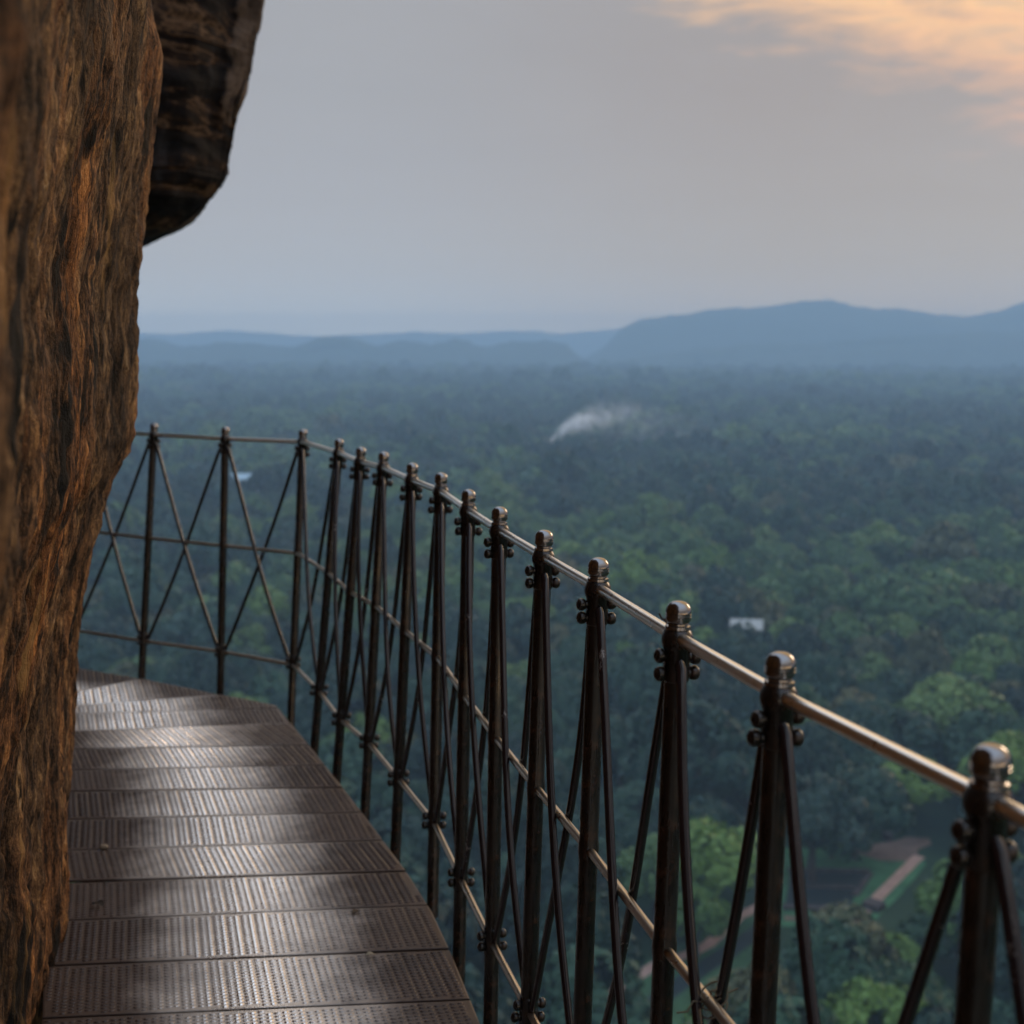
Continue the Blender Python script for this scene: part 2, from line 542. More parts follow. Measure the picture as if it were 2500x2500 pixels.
def hill(name, label, prof, dist_, depth, mat, base=GZ - 4):
    """A wooded ridge: crest traced in bearing and height, with real depth in front and behind."""
    pts = [at_depth(px * 1.294, py * 1.294, dist_) for px, py in prof]
    xs = np.array([p.x for p in pts])
    zs = np.array([p.z for p in pts])
    X = np.linspace(xs[0], xs[-1], 260)
    # smooth the crest
    Z = np.interp(X, xs, zs)
    ker = np.hanning(13)
    ker /= ker.sum()
    Z = np.convolve(np.pad(Z, 6, mode='edge'), ker, 'valid')
    v = np.linspace(-1, 1, 41)
    XX, V = np.meshgrid(X, v)
    shape = (0.5 + 0.5 * np.cos(np.pi * V)) ** 0.8
    hh = (Z[None, :] - base)
    fade = np.clip(np.minimum(np.arange(260), np.arange(260)[::-1]) / 16.0, 0, 1)[None, :]
    rough = fbm(XX / 160.0, V * 6, 31, 4) * 16 + vn(XX / 38.0, V * 30, 3) * 14
    ZZ = base + hh * shape * (0.15 + 0.85 * fade) + rough * shape
    YY = dist_ + V * depth + 120 * fbm(XX / 600.0, V * 2, 77, 2)
    o = link(name, grid_mesh(name, np.stack([XX, YY, ZZ], -1), mat))
    tag(o, label, 'hill', kind='structure')
    return o


mat_hill = mat_plain('wooded_hill', (.028, .050, .034), .9, .4, 0.02, 0.1)
hill('hill', 'long flat-topped blue hill on the right of the horizon', [(1090, 668), (1112, 655), (1150, 632), (1200, 605), (1250, 597), (1350, 588), (1450, 580), (1520, 570), (1560, 569), (1600, 578), (1640, 585), (1680, 582), (1720, 588), (1780, 597), (1840, 598), (1880, 590), (1932, 572), (2010, 548), (2100, 540), (2250, 560), (2400, 650)], 5600, 750, mat_hill)
hill('hill', 'low wooded ridge in front of the long blue hill', [(1080, 690), (1200, 676), (1300, 660), (1420, 654), (1540, 648), (1660, 640), (1760, 632), (1860, 629), (1960, 626), (2100, 630), (2300, 660)], 4700, 420, mat_hill)
hill('hill', 'row of rounded low hills at the left of the horizon', [(120, 655), (200, 640), (262, 638), (300, 642), (340, 656), (372, 657), (420, 645), (470, 648), (520, 655), (570, 656), (610, 641), (650, 634), (690, 646), (712, 655), (750, 645), (790, 648), (815, 657), (855, 637), (880, 646), (905, 658), (960, 648), (1030, 644), (1070, 654), (1130, 672)], 4800, 420, mat_hill)
hill('hill', 'pale distant hills barely showing through the haze', [(60, 640), (240, 626), (300, 631), (340, 632), (440, 624), (520, 631), (570, 637), (680, 632), (800, 627), (880, 631), (950, 624), (1060, 629), (1160, 621), (1300, 628), (1500, 634)], 9700, 500, mat_hill)

# ------------------------------------------------------------------ cliff
PLAN = [(-.20, -1.2), (-.22, -.4), (-.28, .4), (-.37, .9), (-.51, 1.4), (-.68, 2.0), (-.85, 2.8), (-1.01, 3.55), (-1.28, 4.2), (-1.8, 4.75), (-2.7, 5.2), (-5, 5.9), (-14, 7.5), (-45, 9)]
SIL = [(452, -250), (414, 0), (382, 259), (349, 582), (336, 712), (339, 841), (337, 960), (330, 1074), (316, 1120), (282, 1180), (270, 1216), (233, 1346), (207, 1488), (194, 1617), (191, 1747), (181, 1941), (170, 2070), (163, 2200), (130, 2303), (97, 2500)]


def catmull(pts, n):
    P = np.array(pts, float)
    P = np.vstack([2 * P[0] - P[1], P, 2 * P[-1] - P[-2]])
    out = []
    for i in range(1, len(P) - 2):
        p0, p1, p2, p3 = P[i - 1:i + 3]
        for u in np.linspace(0, 1, n, endpoint=False):
            out.append(0.5 * (2 * p1 + (p2 - p0) * u + (2 * p0 - 5 * p1 + 4 * p2 - p3) * u * u + (3 * p1 - p0 - 3 * p2 + p3) * u ** 3))
    out.append(P[-2])
    return np.array(out)


def build_cliff():
    C = catmull(PLAN, 60)
    sl_ = np.concatenate([[0], np.cumsum(np.linalg.norm(np.diff(C, axis=0), axis=1))])
    s_eye = np.interp(0.9, C[:, 1], sl_)
    s_fine0, s_fine1 = np.interp(0.35, C[:, 1], sl_), np.interp(4.7, C[:, 1], sl_)
    s = np.concatenate([np.arange(0, s_fine0, .05), np.arange(s_fine0, s_fine1, .0065), np.arange(s_fine1, s_fine1 + 3, .06), np.arange(s_fine1 + 3, sl_[-1], 1.0)])
    h = np.concatenate([[GZ - 3, -60, -30, -15, -8, -5, -3.5, -2.4, -1.6, -1.0], np.arange(-.6, 2.95, .0075), np.arange(2.95, 4.5, .06), [4.8, 5.5, 7, 10, 15, 22, 30, 38]])
    cx, cyv = np.interp(s, sl_, C[:, 0]), np.interp(s, sl_, C[:, 1])
    tx, ty = np.gradient(cx, s), np.gradient(cyv, s)
    L = np.hypot(tx, ty)
    nx, ny = ty / L, -tx / L            # towards the walkway
    # how far the face leans out at each height, from its outline against the view
    zt = 3.5
    hs, offs = [], []
    for px, py in SIL:
        d = ray(px, py)
        hs.append(H + d.z / d.y * zt)
        offs.append((d.x / d.y + 0.2835) * zt)
    hs, offs = np.array(hs)[::-1], np.array(offs)[::-1]
    offh = np.interp(h, hs, offs)
    offh = np.where(h < hs[0], offs[0] - (hs[0] - h).clip(0, 6) * 0.22, offh)
    offh = np.where(h > hs[-1], offs[-1] + (h - hs[-1]).clip(0, 5) * 0.06 - (h - 6).clip(0, 60) * .35, offh)
    Sg, Hg = np.meshgrid(s, h)
    O = np.broadcast_to(offh[:, None], Sg.shape).copy()
    vis = np.clip((Sg - s_fine0 + .4) / .4, 0, 1) * np.clip((s_fine1 + .6 - Sg) / .6, 0, 1)
    wob = Sg + 0.05 * vn(Hg * 1.3, Sg * 2, 4) + .02 * vn(Hg * 4, Sg * 5, 9)
    near = np.clip((Sg - s_fine0) / 1.6, 0.35, 1)
    rel = near * (0.055 * vn(wob * 2.0, Hg * .7, 1) + 0.024 * vn(wob * 6.5, Hg * 1.9, 2)) + (0.016 * vn(wob * 15, Hg * 3, 3)
           + 0.014 * vn(wob * 32, Hg * 6.5, 6) + 0.013 * vn(wob * 65, Hg * 15, 12) + 0.009 * vn(wob * 75, Hg * 40, 14))
    # flakes: horizontal breaks in the fibres
    fl = np.maximum(vn(wob * 16, Hg * 7.0 + vn(wob * 30, Hg * 4, 40), 41), 0)
    rel -= 0.025 * fl ** 1.3

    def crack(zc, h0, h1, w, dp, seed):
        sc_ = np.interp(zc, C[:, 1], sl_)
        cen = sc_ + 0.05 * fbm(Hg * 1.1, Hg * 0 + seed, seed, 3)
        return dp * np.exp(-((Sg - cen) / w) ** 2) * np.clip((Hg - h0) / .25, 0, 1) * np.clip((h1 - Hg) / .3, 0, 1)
    grime_or_shade = np.zeros_like(Sg)
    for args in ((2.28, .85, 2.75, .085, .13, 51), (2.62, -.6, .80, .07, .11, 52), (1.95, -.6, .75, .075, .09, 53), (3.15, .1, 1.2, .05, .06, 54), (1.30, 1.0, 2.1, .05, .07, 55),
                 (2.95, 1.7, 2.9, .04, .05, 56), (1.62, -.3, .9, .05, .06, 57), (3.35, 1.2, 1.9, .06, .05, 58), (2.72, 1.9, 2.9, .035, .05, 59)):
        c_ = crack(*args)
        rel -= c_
        grime_or_shade = np.maximum(grime_or_shade, c_ / args[4])  # crack profile, used to paint shade into the rock colour
    # broken ledge under the outline bulge
    tang = np.interp(3.9, C[:, 1], sl_)
    O += 0.03 * np.exp(-((Sg - tang) / .20) ** 2) * np.clip((Hg - 1.20) / .02, 0, 1) * np.clip((1.62 - Hg) / .30, 0, 1)
    O += rel * vis + (1 - vis) * 0.5 * fbm(Sg / 3.0, Hg / 4.0, 60, 4)
    X = cx[None, :] + nx[None, :] * O
    Y = cyv[None, :] + ny[None, :] * O
    Z = Hg + 0.0 * X
    # bring the outline of each height back to the one measured, keeping its small roughness
    vr = (Sg > s_fine0) & (Sg < s_fine1 + .5)
    act = np.where(vr, X / np.where(vr, Y, 1), -9).max(1)
    des = offh / zt - 0.2835
    corr = (des - act) * zt
    ok = (h > -.6) & (h < 2.9)
    corr = np.where(ok, corr, 0)
    ker = np.hanning(19)
    ker /= ker.sum()
    ci_ = np.where(ok)[0]
    cs_ = np.convolve(np.pad(corr[ci_], 9, mode='edge'), ker, 'valid')
    corr[:] = np.interp(h, h[ci_], cs_)
    X = X + nx[None, :] * corr[:, None]
    Y = Y + ny[None, :] * corr[:, None]
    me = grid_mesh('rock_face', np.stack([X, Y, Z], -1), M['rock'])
    at_g = me.attributes.new('grime_or_shade', 'FLOAT', 'POINT')
    at_g.data.foreach_set('value', grime_or_shade.reshape(-1).astype(np.float32))
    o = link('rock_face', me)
    tag(o, 'sheer orange-brown rock face with vertical streaks beside the walkway', 'cliff', kind='structure')


build_cliff()


def build_overhang():
    D = 8.0
    prof = [(722, -700), (700, -420), (668, -180), (643, 0), (634, 80), (621, 155), (604, 230), (582, 285), (566, 360), (556, 415), (548, 440), (527, 470), (511, 492), (470, 530), (427, 556), (390, 569), (350, 581), (312, 590), (280, 598)]
    rows = []
    edge = []
    for i, (px, py) in enumerate(prof):
        p = at_depth(px, py, D)
        top = max(0.0, p.z - 2.1)
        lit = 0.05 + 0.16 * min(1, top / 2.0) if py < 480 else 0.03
        xr, z = p.x, p.z
        pr = [(xr, D, 1.0), (xr - lit * .55, D - .05, .95), (xr - lit, D - .10, .55), (xr - lit - .10, D - .30, .1), (xr - .5, D - .55, 0), (xr - .9, D - .8, 0), (xr - 1.4, D - 1.0, 0), (xr - 2.2, D - 1.2, 0), (xr - 3.4, D - 1.3, 0), (xr - 6.5, D - 1.2, 0),
              (xr - 6.5, D + 4, 0), (xr - 2.0, D + 3.2, 1), (xr - .6, D + 1.6, 1), (xr - .12, D + .5, 1)]
        rows.append([(a, b, z) for a, b, _ in pr])
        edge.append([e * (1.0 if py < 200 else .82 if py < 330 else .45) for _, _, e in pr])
    P = np.array(rows)
    E_ = np.array(edge)
    # refine: 5x in both directions

    def ref(A, ku, kv):
        n, m = A.shape[:2]
        A2 = np.concatenate([A, A[:, :1]], 1)
        ui = np.linspace(0, n - 1, (n - 1) * ku + 1)
        vi = np.linspace(0, m, m * kv + 1)[:-1]
        i0 = np.clip(ui.astype(int), 0, n - 2)
        j0 = np.clip(vi.astype(int), 0, m - 1)
        fu = (ui - i0)[:, None, None]
        fv = (vi - j0)[None, :, None]
        return (A2[i0][:, j0] * (1 - fu) * (1 - fv) + A2[i0 + 1][:, j0] * fu * (1 - fv) + A2[i0][:, j0 + 1] * (1 - fu) * fv + A2[i0 + 1][:, j0 + 1] * fu * fv)
    P = ref(P, 10, 8)
    E_ = ref(E_[:, :, None], 10, 8)[:, :, 0]
    n, m = P.shape[:2]
    U, V = np.meshgrid(np.arange(m), np.arange(n))
    sc_ = (fbm(P[:, :, 0] * 2.2 + P[:, :, 1], P[:, :, 2] * 3.2, 21, 4) * .16 + vn(P[:, :, 0] * 9 + P[:, :, 1] * 5, P[:, :, 2] * 12, 25) * .035)
    chip = np.floor(vn(P[:, :, 1] * .8, P[:, :, 2] * 3.1, 71) * 7) / 7 + .5 * np.floor(vn(P[:, :, 0] * 1.7, P[:, :, 2] * 6.3, 72) * 6) / 6
    P[:, :, 1] += -np.abs(sc_) * .9 * (U > 6) + chip * .16 * (U > 3)
    P[:, :, 0] += sc_ * .16 + chip * .028
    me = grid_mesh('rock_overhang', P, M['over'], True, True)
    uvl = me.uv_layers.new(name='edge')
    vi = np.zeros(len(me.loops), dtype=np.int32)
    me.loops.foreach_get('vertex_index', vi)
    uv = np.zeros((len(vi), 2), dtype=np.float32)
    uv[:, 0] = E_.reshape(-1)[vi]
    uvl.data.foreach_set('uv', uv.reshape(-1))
    bm = bmesh.new()
    bm.from_mesh(me)
    bm.edges.ensure_lookup_table()
    be = [e for e in bm.edges if e.is_boundary]
    bmesh.ops.holes_fill(bm, edges=be, sides=0)
    bmesh.ops.recalc_face_normals(bm, faces=bm.faces)
    bm.to_mesh(me)
    bm.free()
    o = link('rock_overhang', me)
    tag(o, 'black stained and shaded rock overhang hanging above the bend of the walkway', 'cliff', kind='structure')


build_overhang()

# ================================================================== WALKWAY
DR = [(175, 1628), (344, 1655), (480, 1683), (540, 1697), (610, 1709), (675, 1723), (708, 1764), (757, 1822), (807, 1886), (876, 1974), (948, 2069), (1000, 2140), (1054, 2228), (1106, 2338), (1172, 2500)]
RE = [at(px, py, 0) for px, py in DR]
lastd = (RE[-1] - RE[-2]).normalized()
RE += [RE[-1] + Vector((.13, -.6, 0)), RE[-1] + Vector((.31, -1.3, 0)), RE[-1] + Vector((.50, -2.2, 0)), RE[-1] + Vector((.66, -3.2, 0))]
RE = [Vector((-3.2, 6.75, 0))] + RE
# left (cliff) side of the deck
LE = [Vector((-3.3, 6.05, 0)), Vector((-2.6, 5.75, 0)), Vector((-2.05, 5.35, 0)), Vector((-1.68, 4.9, 0)), Vector((-1.47, 4.3, 0)), Vector((-1.35, 3.75, 0)), at(140, 2152, 0), at(108, 2365, 0), at(104, 2470, 0), Vector((-.93, 2.5, 0)), Vector((-.80, 1.7, 0)), Vector((-.62, .8, 0)), Vector((-.52, -.4, 0))]


def poly_len(P):
    return [0] + list(np.cumsum([(P[i + 1] - P[i]).length for i in range(len(P) - 1)]))


def hit(P, a, b):
    """Parameter (arc length) and point where the line a-b crosses polyline P, nearest to a."""
    d = b - a
    n_ = Vector((-d.y, d.x, 0))
    pl = poly_len(P)
    best = None
    for i in range(len(P) - 1):
        s0, s1 = (P[i] - a).dot(n_), (P[i + 1] - a).dot(n_)
        if s0 * s1 <= 0 and s0 != s1:
            f_ = s0 / (s0 - s1)
            p = P[i].lerp(P[i + 1], f_)
            dd_ = (p - a).length
            if best is None or dd_ < best[2]:
                best = (pl[i] + (pl[i + 1] - pl[i]) * f_, p, dd_)
    return best


def sub(P, s0, s1):
    pl = poly_len(P)

    def pt(s_):
        for i in range(len(P) - 1):
            if s_ <= pl[i + 1] + 1e-9:
                f_ = (s_ - pl[i]) / (pl[i + 1] - pl[i])
                return P[i].lerp(P[i + 1], f_)
        return P[-1]
    return [pt(s0)] + [P[i] for i in range(len(P)) if s0 + .004 < pl[i] < s1 - .004] + [pt(s1)]


SEAMS = [((261, 1672), (338, 1656)), ((390, 1702), (541, 1696)), ((189, 1742), (577, 1731)), ((189, 1784), (713, 1765)), ((187, 1828), (750, 1819)), ((182, 1879), (787, 1868)), ((182, 1932), (824, 1924)), ((177, 2000), (871, 1984)), ((175, 2075), (930, 2051)), ((168, 2152), (996, 2127)), ((144, 2247), (1041, 2211)), ((112, 2357), (1102, 2317)), ((112, 2485), (1155, 2440))]
cuts = []
for (a, b) in SEAMS:
    pa, pb = at(*a, 0), at(*b, 0)
    r = hit(RE, pb, pa)
    l = hit(LE, pa, pb)
    cuts.append((l, r))
# further plates under and behind the photographer
l0, r0 = cuts[-1][0][0], cuts[-1][1][0]
tl, tr = poly_len(LE)[-1], poly_len(RE)[-1]
nmore = 12
cut_s = [(0.0, 0.0)] + [(c[0][0], c[1][0]) for c in cuts] + [(l0 + (tl - l0) * i / nmore, r0 + (tr - r0) * i / nmore) for i in range(1, nmore + 1)]
for i in range(1, len(cut_s)):   # keep them in order
    cut_s[i] = (max(cut_s[i][0], cut_s[i - 1][0] + 0.01), max(cut_s[i][1], cut_s[i - 1][1] + 0.01))

walk = link('walkway', None)
walk.location = (-.6, 3.5, 0)
tag(walk, 'brown metal walkway of textured tread plates hugging the rock face', 'walkway')


def inside(poly, x, y):
    c = False
    j = len(poly) - 1
    for i in range(len(poly)):
        if (poly[i].y > y) != (poly[j].y > y) and x < (poly[j].x - poly[i].x) * (y - poly[i].y) / (poly[j].y - poly[i].y) + poly[i].x:
            c = not c
        j = i
    return c


def edge_dist(poly, p):
    best = 9
    for i in range(len(poly)):
        a, b = poly[i], poly[(i + 1) % len(poly)]
        ab = b - a
        t_ = max(0, min(1, (p - a).dot(ab) / max(ab.length_squared, 1e-9)))
        best = min(best, (p - a - ab * t_).length)
    return best


def make_plate(i):
    (a0, b0), (a1, b1) = cut_s[i], cut_s[i + 1]
    left = sub(LE, a0, a1)
    right = sub(RE, b0, b1)
    poly = left + right[::-1]
    cen = sum(poly, Vector()) / len(poly)
    fan = b1 - b0 < .12 or i < 4
    # the gap: pull the two seam edges in
    gap = 0.0035 + rnd.random() * 0.002
    along = ((left[-1] + right[-1]) / 2 - (left[0] + right[0]) / 2).normalized()
    poly = [p + (along * gap if (p is left[0] or p is right[0]) else -along * gap if (p is left[-1] or p is right[-1]) else Vector()) for p in poly]
    tilt = (rnd.uniform(-.004, .004), rnd.uniform(-.008, .008))
    ax = (right[0] + right[-1] - left[0] - left[-1]).normalized()
    ay = Vector((-ax.y, ax.x, 0))
    dz = rnd.uniform(-.002, .002)

    def zz(p):
        q = p - cen
        return dz + q.dot(ax) * tilt[0] + q.dot(ay) * tilt[1]
    mb = MB()
    n = len(poly)
    vs = [(p.x, p.y, zz(p)) for p in poly]
    # bevelled rim
    inner = []
    for p in poly:
        q = cen - p
        inner.append(p + q.normalized() * 0.004)
    vs2 = [(p.x, p.y, zz(p) + .0012) for p in inner]
    vb = [(p.x, p.y, zz(p) - .006) for p in poly]
    mb.add(vs + vs2 + vb, [tuple(range(2 * n - 1, n - 1, -1))] + [(j, (j + 1) % n, n + (j + 1) % n, n + j)[::-1] for j in range(n)]
           + [(2 * n + j, 2 * n + (j + 1) % n, (j + 1) % n, j)[::-1] for j in range(n)] + [tuple(2 * n + j for j in range(n))])
    # raised almond studs in columns, alternately slanted
    pu, pv = .0180, .0160
    us = [(p - cen).dot(ax) for p in poly]
    wsv = [(p - cen).dot(ay) for p in poly]
    ox, oy = rnd.random() * pu * 2, rnd.random() * pv
    # the stud columns run along the walkway
    by = -along if i >= 4 else Vector((-.33, .944, 0))
    bx = Vector((by.y, -by.x, 0))
    ax_, ay_ = ax, ay
    ax, ay = bx, by
    us = [(p - cen).dot(ax) for p in poly]
    wsv = [(p - cen).dot(ay) for p in poly]
    iu0, iu1 = int(min(us) / pu) - 1, int(max(us) / pu) + 2
    iv0, iv1 = int(min(wsv) / pv) - 1, int(max(wsv) / pv) + 2
    for iu in range(iu0, iu1):
        sg = 1 if iu % 2 else -1
        for iv in range(iv0, iv1):
            u = iu * pu + ox
            v = iv * pv + oy
            c = cen + ax * u + ay * v
            if not inside(poly, c.x, c.y) or edge_dist(poly, c) < .011:
                continue
            d = (ax + ay * sg * .17).normalized()
            e = Vector((-d.y, d.x, 0))
            hl, hw, hh = .0090, .0042, .0028 * (0.85 + .3 * rnd.random())
            z0 = zz(c) + .0010
            b = [c - d * hl, c - d * hl * .3 - e * hw, c + d * hl * .3 - e * hw, c + d * hl, c + d * hl * .3 + e * hw, c - d * hl * .3 + e * hw]
            tpt = [c - d * hl * .55, c - d * hl * .25 - e * hw * .35, c + d * hl * .25 - e * hw * .35, c + d * hl * .55, c + d * hl * .25 + e * hw * .35, c - d * hl * .25 + e * hw * .35]
            mb.add([(p.x, p.y, z0) for p in b] + [(p.x, p.y, z0 + hh) for p in tpt],
                   [(j, (j + 1) % 6, 6 + (j + 1) % 6, 6 + j) for j in range(6)] + [(6, 7, 8, 9, 10, 11)])
    ax, ay = ax_, ay_
    us = [(p - cen).dot(ax) for p in poly]
    off = Vector((cen.x, cen.y, 0))
    mb.v = [(x - off.x, y - off.y, z) for x, y, z in mb.v]
    me = mb.mesh('tread_plate', M['plate'])
    uvl = me.uv_layers.new(name='across')
    umin, umax = min(us), max(us)
    vi = np.zeros(len(me.loops), dtype=np.int32)
    me.loops.foreach_get('vertex_index', vi)
    vc = np.array(mb.v)
    uu = ((vc[:, 0] * ax.x + vc[:, 1] * ax.y) - umin) / (umax - umin)
    uv = np.zeros((len(vi), 2), dtype=np.float32)
    uv[:, 0] = uu[vi]
    uvl.data.foreach_set('uv', uv.reshape(-1))
    o = link('tread_plate', me, walk)
    o.location = off - walk.location


for i in range(len(cut_s) - 1):
    make_plate(i)


def off_poly(P, d, s0=None, s1=None):
    out = []
    for i, p in enumerate(P):
        a, b = P[max(i - 1, 0)], P[min(i + 1, len(P) - 1)]
        t_ = (b - a).normalized()
        out.append(p + Vector((-t_.y, t_.x, 0)) * d)
    return out


def girder(P, name, z0, z1, w):
    mb = MB()
    A, B = off_poly(P, -w / 2), off_poly(P, w / 2)
    vs = []
    for a, b in zip(A, B):
        vs += [(a.x, a.y, z0), (b.x, b.y, z0), (b.x, b.y, z1), (a.x, a.y, z1)]
    fs = []
    for i in range(len(P) - 1):
        for j in range(4):
            fs.append((i * 4 + j, i * 4 + (j + 1) % 4, i * 4 + 4 + (j + 1) % 4, i * 4 + 4 + j))
    fs += [(3, 2, 1, 0), tuple((len(P) - 1) * 4 + j for j in range(4))]
    mb.add(vs, fs)
    mb.v = [(x - walk.location.x, y - walk.location.y, z) for x, y, z in mb.v]
    return mb.build(name, M['beam'], walk)


girder(off_poly(RE, -.035), 'side_girder', -.105, -.009, .022)
girder(off_poly(LE, .12), 'side_girder', -.105, -.009, .022)
for i in range(1, len(cut_s) - 1):
    a = sub(LE, cut_s[i][0], cut_s[i][0] + .001)[0]
    b = sub(RE, cut_s[i][1], cut_s[i][1] + .001)[0]
    d = (b - a).normalized()
    a2, b2 = a + d * .145, b - d * .055
    e = Vector((-d.y, d.x, 0)) * .03
    mb = MB()
    mb.prism([p - walk.location for p in (a2 - e, b2 - e, b2 + e, a2 + e)], -.06, -.0095 - .0012 * (i % 2))
    mb.build('cross_bearer', M['beam'], walk)
    if i % 3 == 1 and i > 4:      # cantilever strut down into the rock
        mb = MB()
        p0 = b2 - walk.location + Vector((0, 0, -.107))
        p1 = a - d * .25 - walk.location + Vector((0, 0, -.95))
        mb.tube([p0, p1], .022, 8)
        mb.build('strut', M['beam'], walk)

# ================================================================== RAILING
TOPS = [(376.6, 1032.6), (550.3, 1041), (739.9, 1047.5), (828.9, 1070.8), (882, 1090.8), (937, 1102.5), (1007, 1129.7), (1077, 1153.3), (1144.3, 1194.4), (1220, 1236.7), (1329, 1293.4), (1462, 1360.9), (1657.8, 1466.8), (1907, 1590.8), (2421.5, 1815.7)]
LOWS = [(350, 1566), (539.6, 1591.6), (715.7, 1624), (778.6, 1689), (832, 1759), (899.7, 1815), (973, 1903), (1060, 2010.6), (1124.5, 2147), (1201, 2302.5), (1290, 2470)]
ZT, ZL = H - .37, H - 1.36
top = [at(px, py, ZT) for px, py in TOPS]
low = [at(px, py, ZL) for px, py in LOWS]
# extend the run past both ends of the picture
top = [top[0] + (top[0] - top[1]) * 2.1 + Vector((-.05, .1, 0)), top[0] + (top[0] - top[1]) * 1.02 + Vector((0, .03, 0))] + top + [top[-1] + (top[-1] - top[-2]) * 1.0]
low = [low[0] + (low[0] - low[1]) * 2.1 + Vector((-.05, .1, 0)), low[0] + (low[0] - low[1]) * 1.02 + Vector((0, .03, 0))] + low


def nrm(i):
    a, b = top[max(i - 1, 0)], top[min(i + 1, len(top) - 1)]
    t_ = (b - a)
    t_.z = 0
    t_.normalize()
    return t_, Vector((t_.y, -t_.x, 0))       # tangent, inward normal (towards the walkway)


N = len(top)
for i in range(len(low), N):
    t_, n_ = nrm(i)
    p = top[i] + n_ * .028
    low.append(Vector((p.x, p.y, ZL)))
axis = []
for i in range(N):
    d = (top[i] - low[i])
    axis.append(d / d.z)                      # per metre of height
PT = lambda i, z: top[i] + axis[i] * (z - ZT)  # point on post i at height z

rail = link('railing', None)
rail.location = PT(7, 0)
tag(rail, 'dark iron railing with crossed braces and knobbed posts along the walkway edge', 'railing')

CAP = [(.004, 0), (.009, -.0012), (.0135, -.0040), (.0166, -.0080), (.0184, -.0122), (.0188, -.0165), (.0178, -.0172), (.0178, -.0182), (.0189, -.0188), (.0189, -.0205), (.0178, -.0212), (.0178, -.0222), (.0188, -.0228), (.0186, -.0270), (.0162, -.0305), (.0148, -.0325), (.0150, -.0345), (.0182, -.0360), (.0184, -.0405), (.0172, -.0412)]
SHAFT = [(.0172, -.0415), (.0196, -.0440), (.0222, -.0500), (.0232, -.0560), (.0228, -.0620), (.0205, -.0680), (.0192, -.0700), (.0192, -.1150), (.0182, -.1165), (.0168, -.1180), (.0168, -.500), (.0180, -.510), (.0188, -.5205), (.0180, -.531), (.0168, -.541), (.0168, -.957), (.0190, -.960), (.0190, -1.015), (.0168, -1.018), (.0168, -1.262)]
shaft_me = MB()
shaft_me.lathe(SHAFT, 28)
shaft_me = shaft_me.mesh('post', M['iron'], 35)
cap_me = MB()
cap_me.lathe(CAP, 28)
cap_me = cap_me.mesh('finial', M['cap'], 35)
b_ = MB()
BP = []
for a in range(0, 91, 15):
    BP.append((.0104 * math.sin(R(a)) + .0006, .0355 - .0078 * (1 - math.cos(R(a)))))
BP += [(.0107, .0235), (.0092, .0205), (.0070, .0195)]
b_.lathe(BP + [(r_, -z_) for r_, z_ in BP[::-1]], 16, Matrix.Rotation(R(90), 4, 'Y'))
bolt_me = b_.mesh('bolt', M['iron'], 40)
for i in range(N):
    t_, n_ = nrm(i)
    a = axis[i].normalized()
    x = (n_ - a * n_.dot(a)).normalized()
    y = a.cross(x)
    mx = Matrix((x, y, a)).transposed().to_4x4()
    mx.translation = top[i] - rail.location
    p = link('post', shaft_me, rail)
    p.matrix_local = mx
    f_ = link('finial', cap_me, p)
    for dz, sh in ((-.0810, 0), (-.1060, .0), (-.9745, 0), (-1.0015, 0)):
        bo = link('bolt', bolt_me, p)
        bo.location = (rnd.uniform(-.002, .002), 0, dz)
        bo.rotation_euler = (0, rnd.uniform(-.05, .05), rnd.uniform(-.15, .15))
    # nothing in the mesh repeats below the deck: each post is bolted to the girder by a short bracket
    if 3 <= i:
        q0 = PT(i, -.055)
        _, n2_ = nrm(i)
        mb = MB()
        mm = Matrix((n2_, t_, Vector((0, 0, 1)))).transposed().to_4x4()
        mm.translation = q0 - rail.location
        mb.box((.014, -.02, -.03), (.075, .02, -.024), mm)
        mb.build('bracket', M['beam'], rail)


def rounded(pts, r=.05, n=4):
    out = [pts[0]]
    for i in range(1, len(pts) - 1):
        a, b, c = pts[i - 1], pts[i], pts[i + 1]
        p0 = b + (a - b).normalized() * r
        p1 = b + (c - b).normalized() * r
        for u in range(n + 1):
            u /= n
            out.append(p0 * (1 - u) ** 2 + b * 2 * u * (1 - u) + p1 * u * u)
    out.append(pts[-1])
    return out


def run(name, z, r, mat, r_=0.06):
    mb = MB()
    mb.tube([p - rail.location for p in rounded([PT(i, z) for i in range(N)], r_)], r, 16)
    return mb.build(name, mat, rail, 50)


Z_HAND, Z_MID, Z_LOW = ZT - .0535, ZT - .5205, ZT - .988
run('handrail', Z_HAND, .0092, M['rail'])
run('middle_rail', Z_MID, .0078, M['lowrail'])
run('lower_rail', Z_LOW, .0078, M['lowrail'])


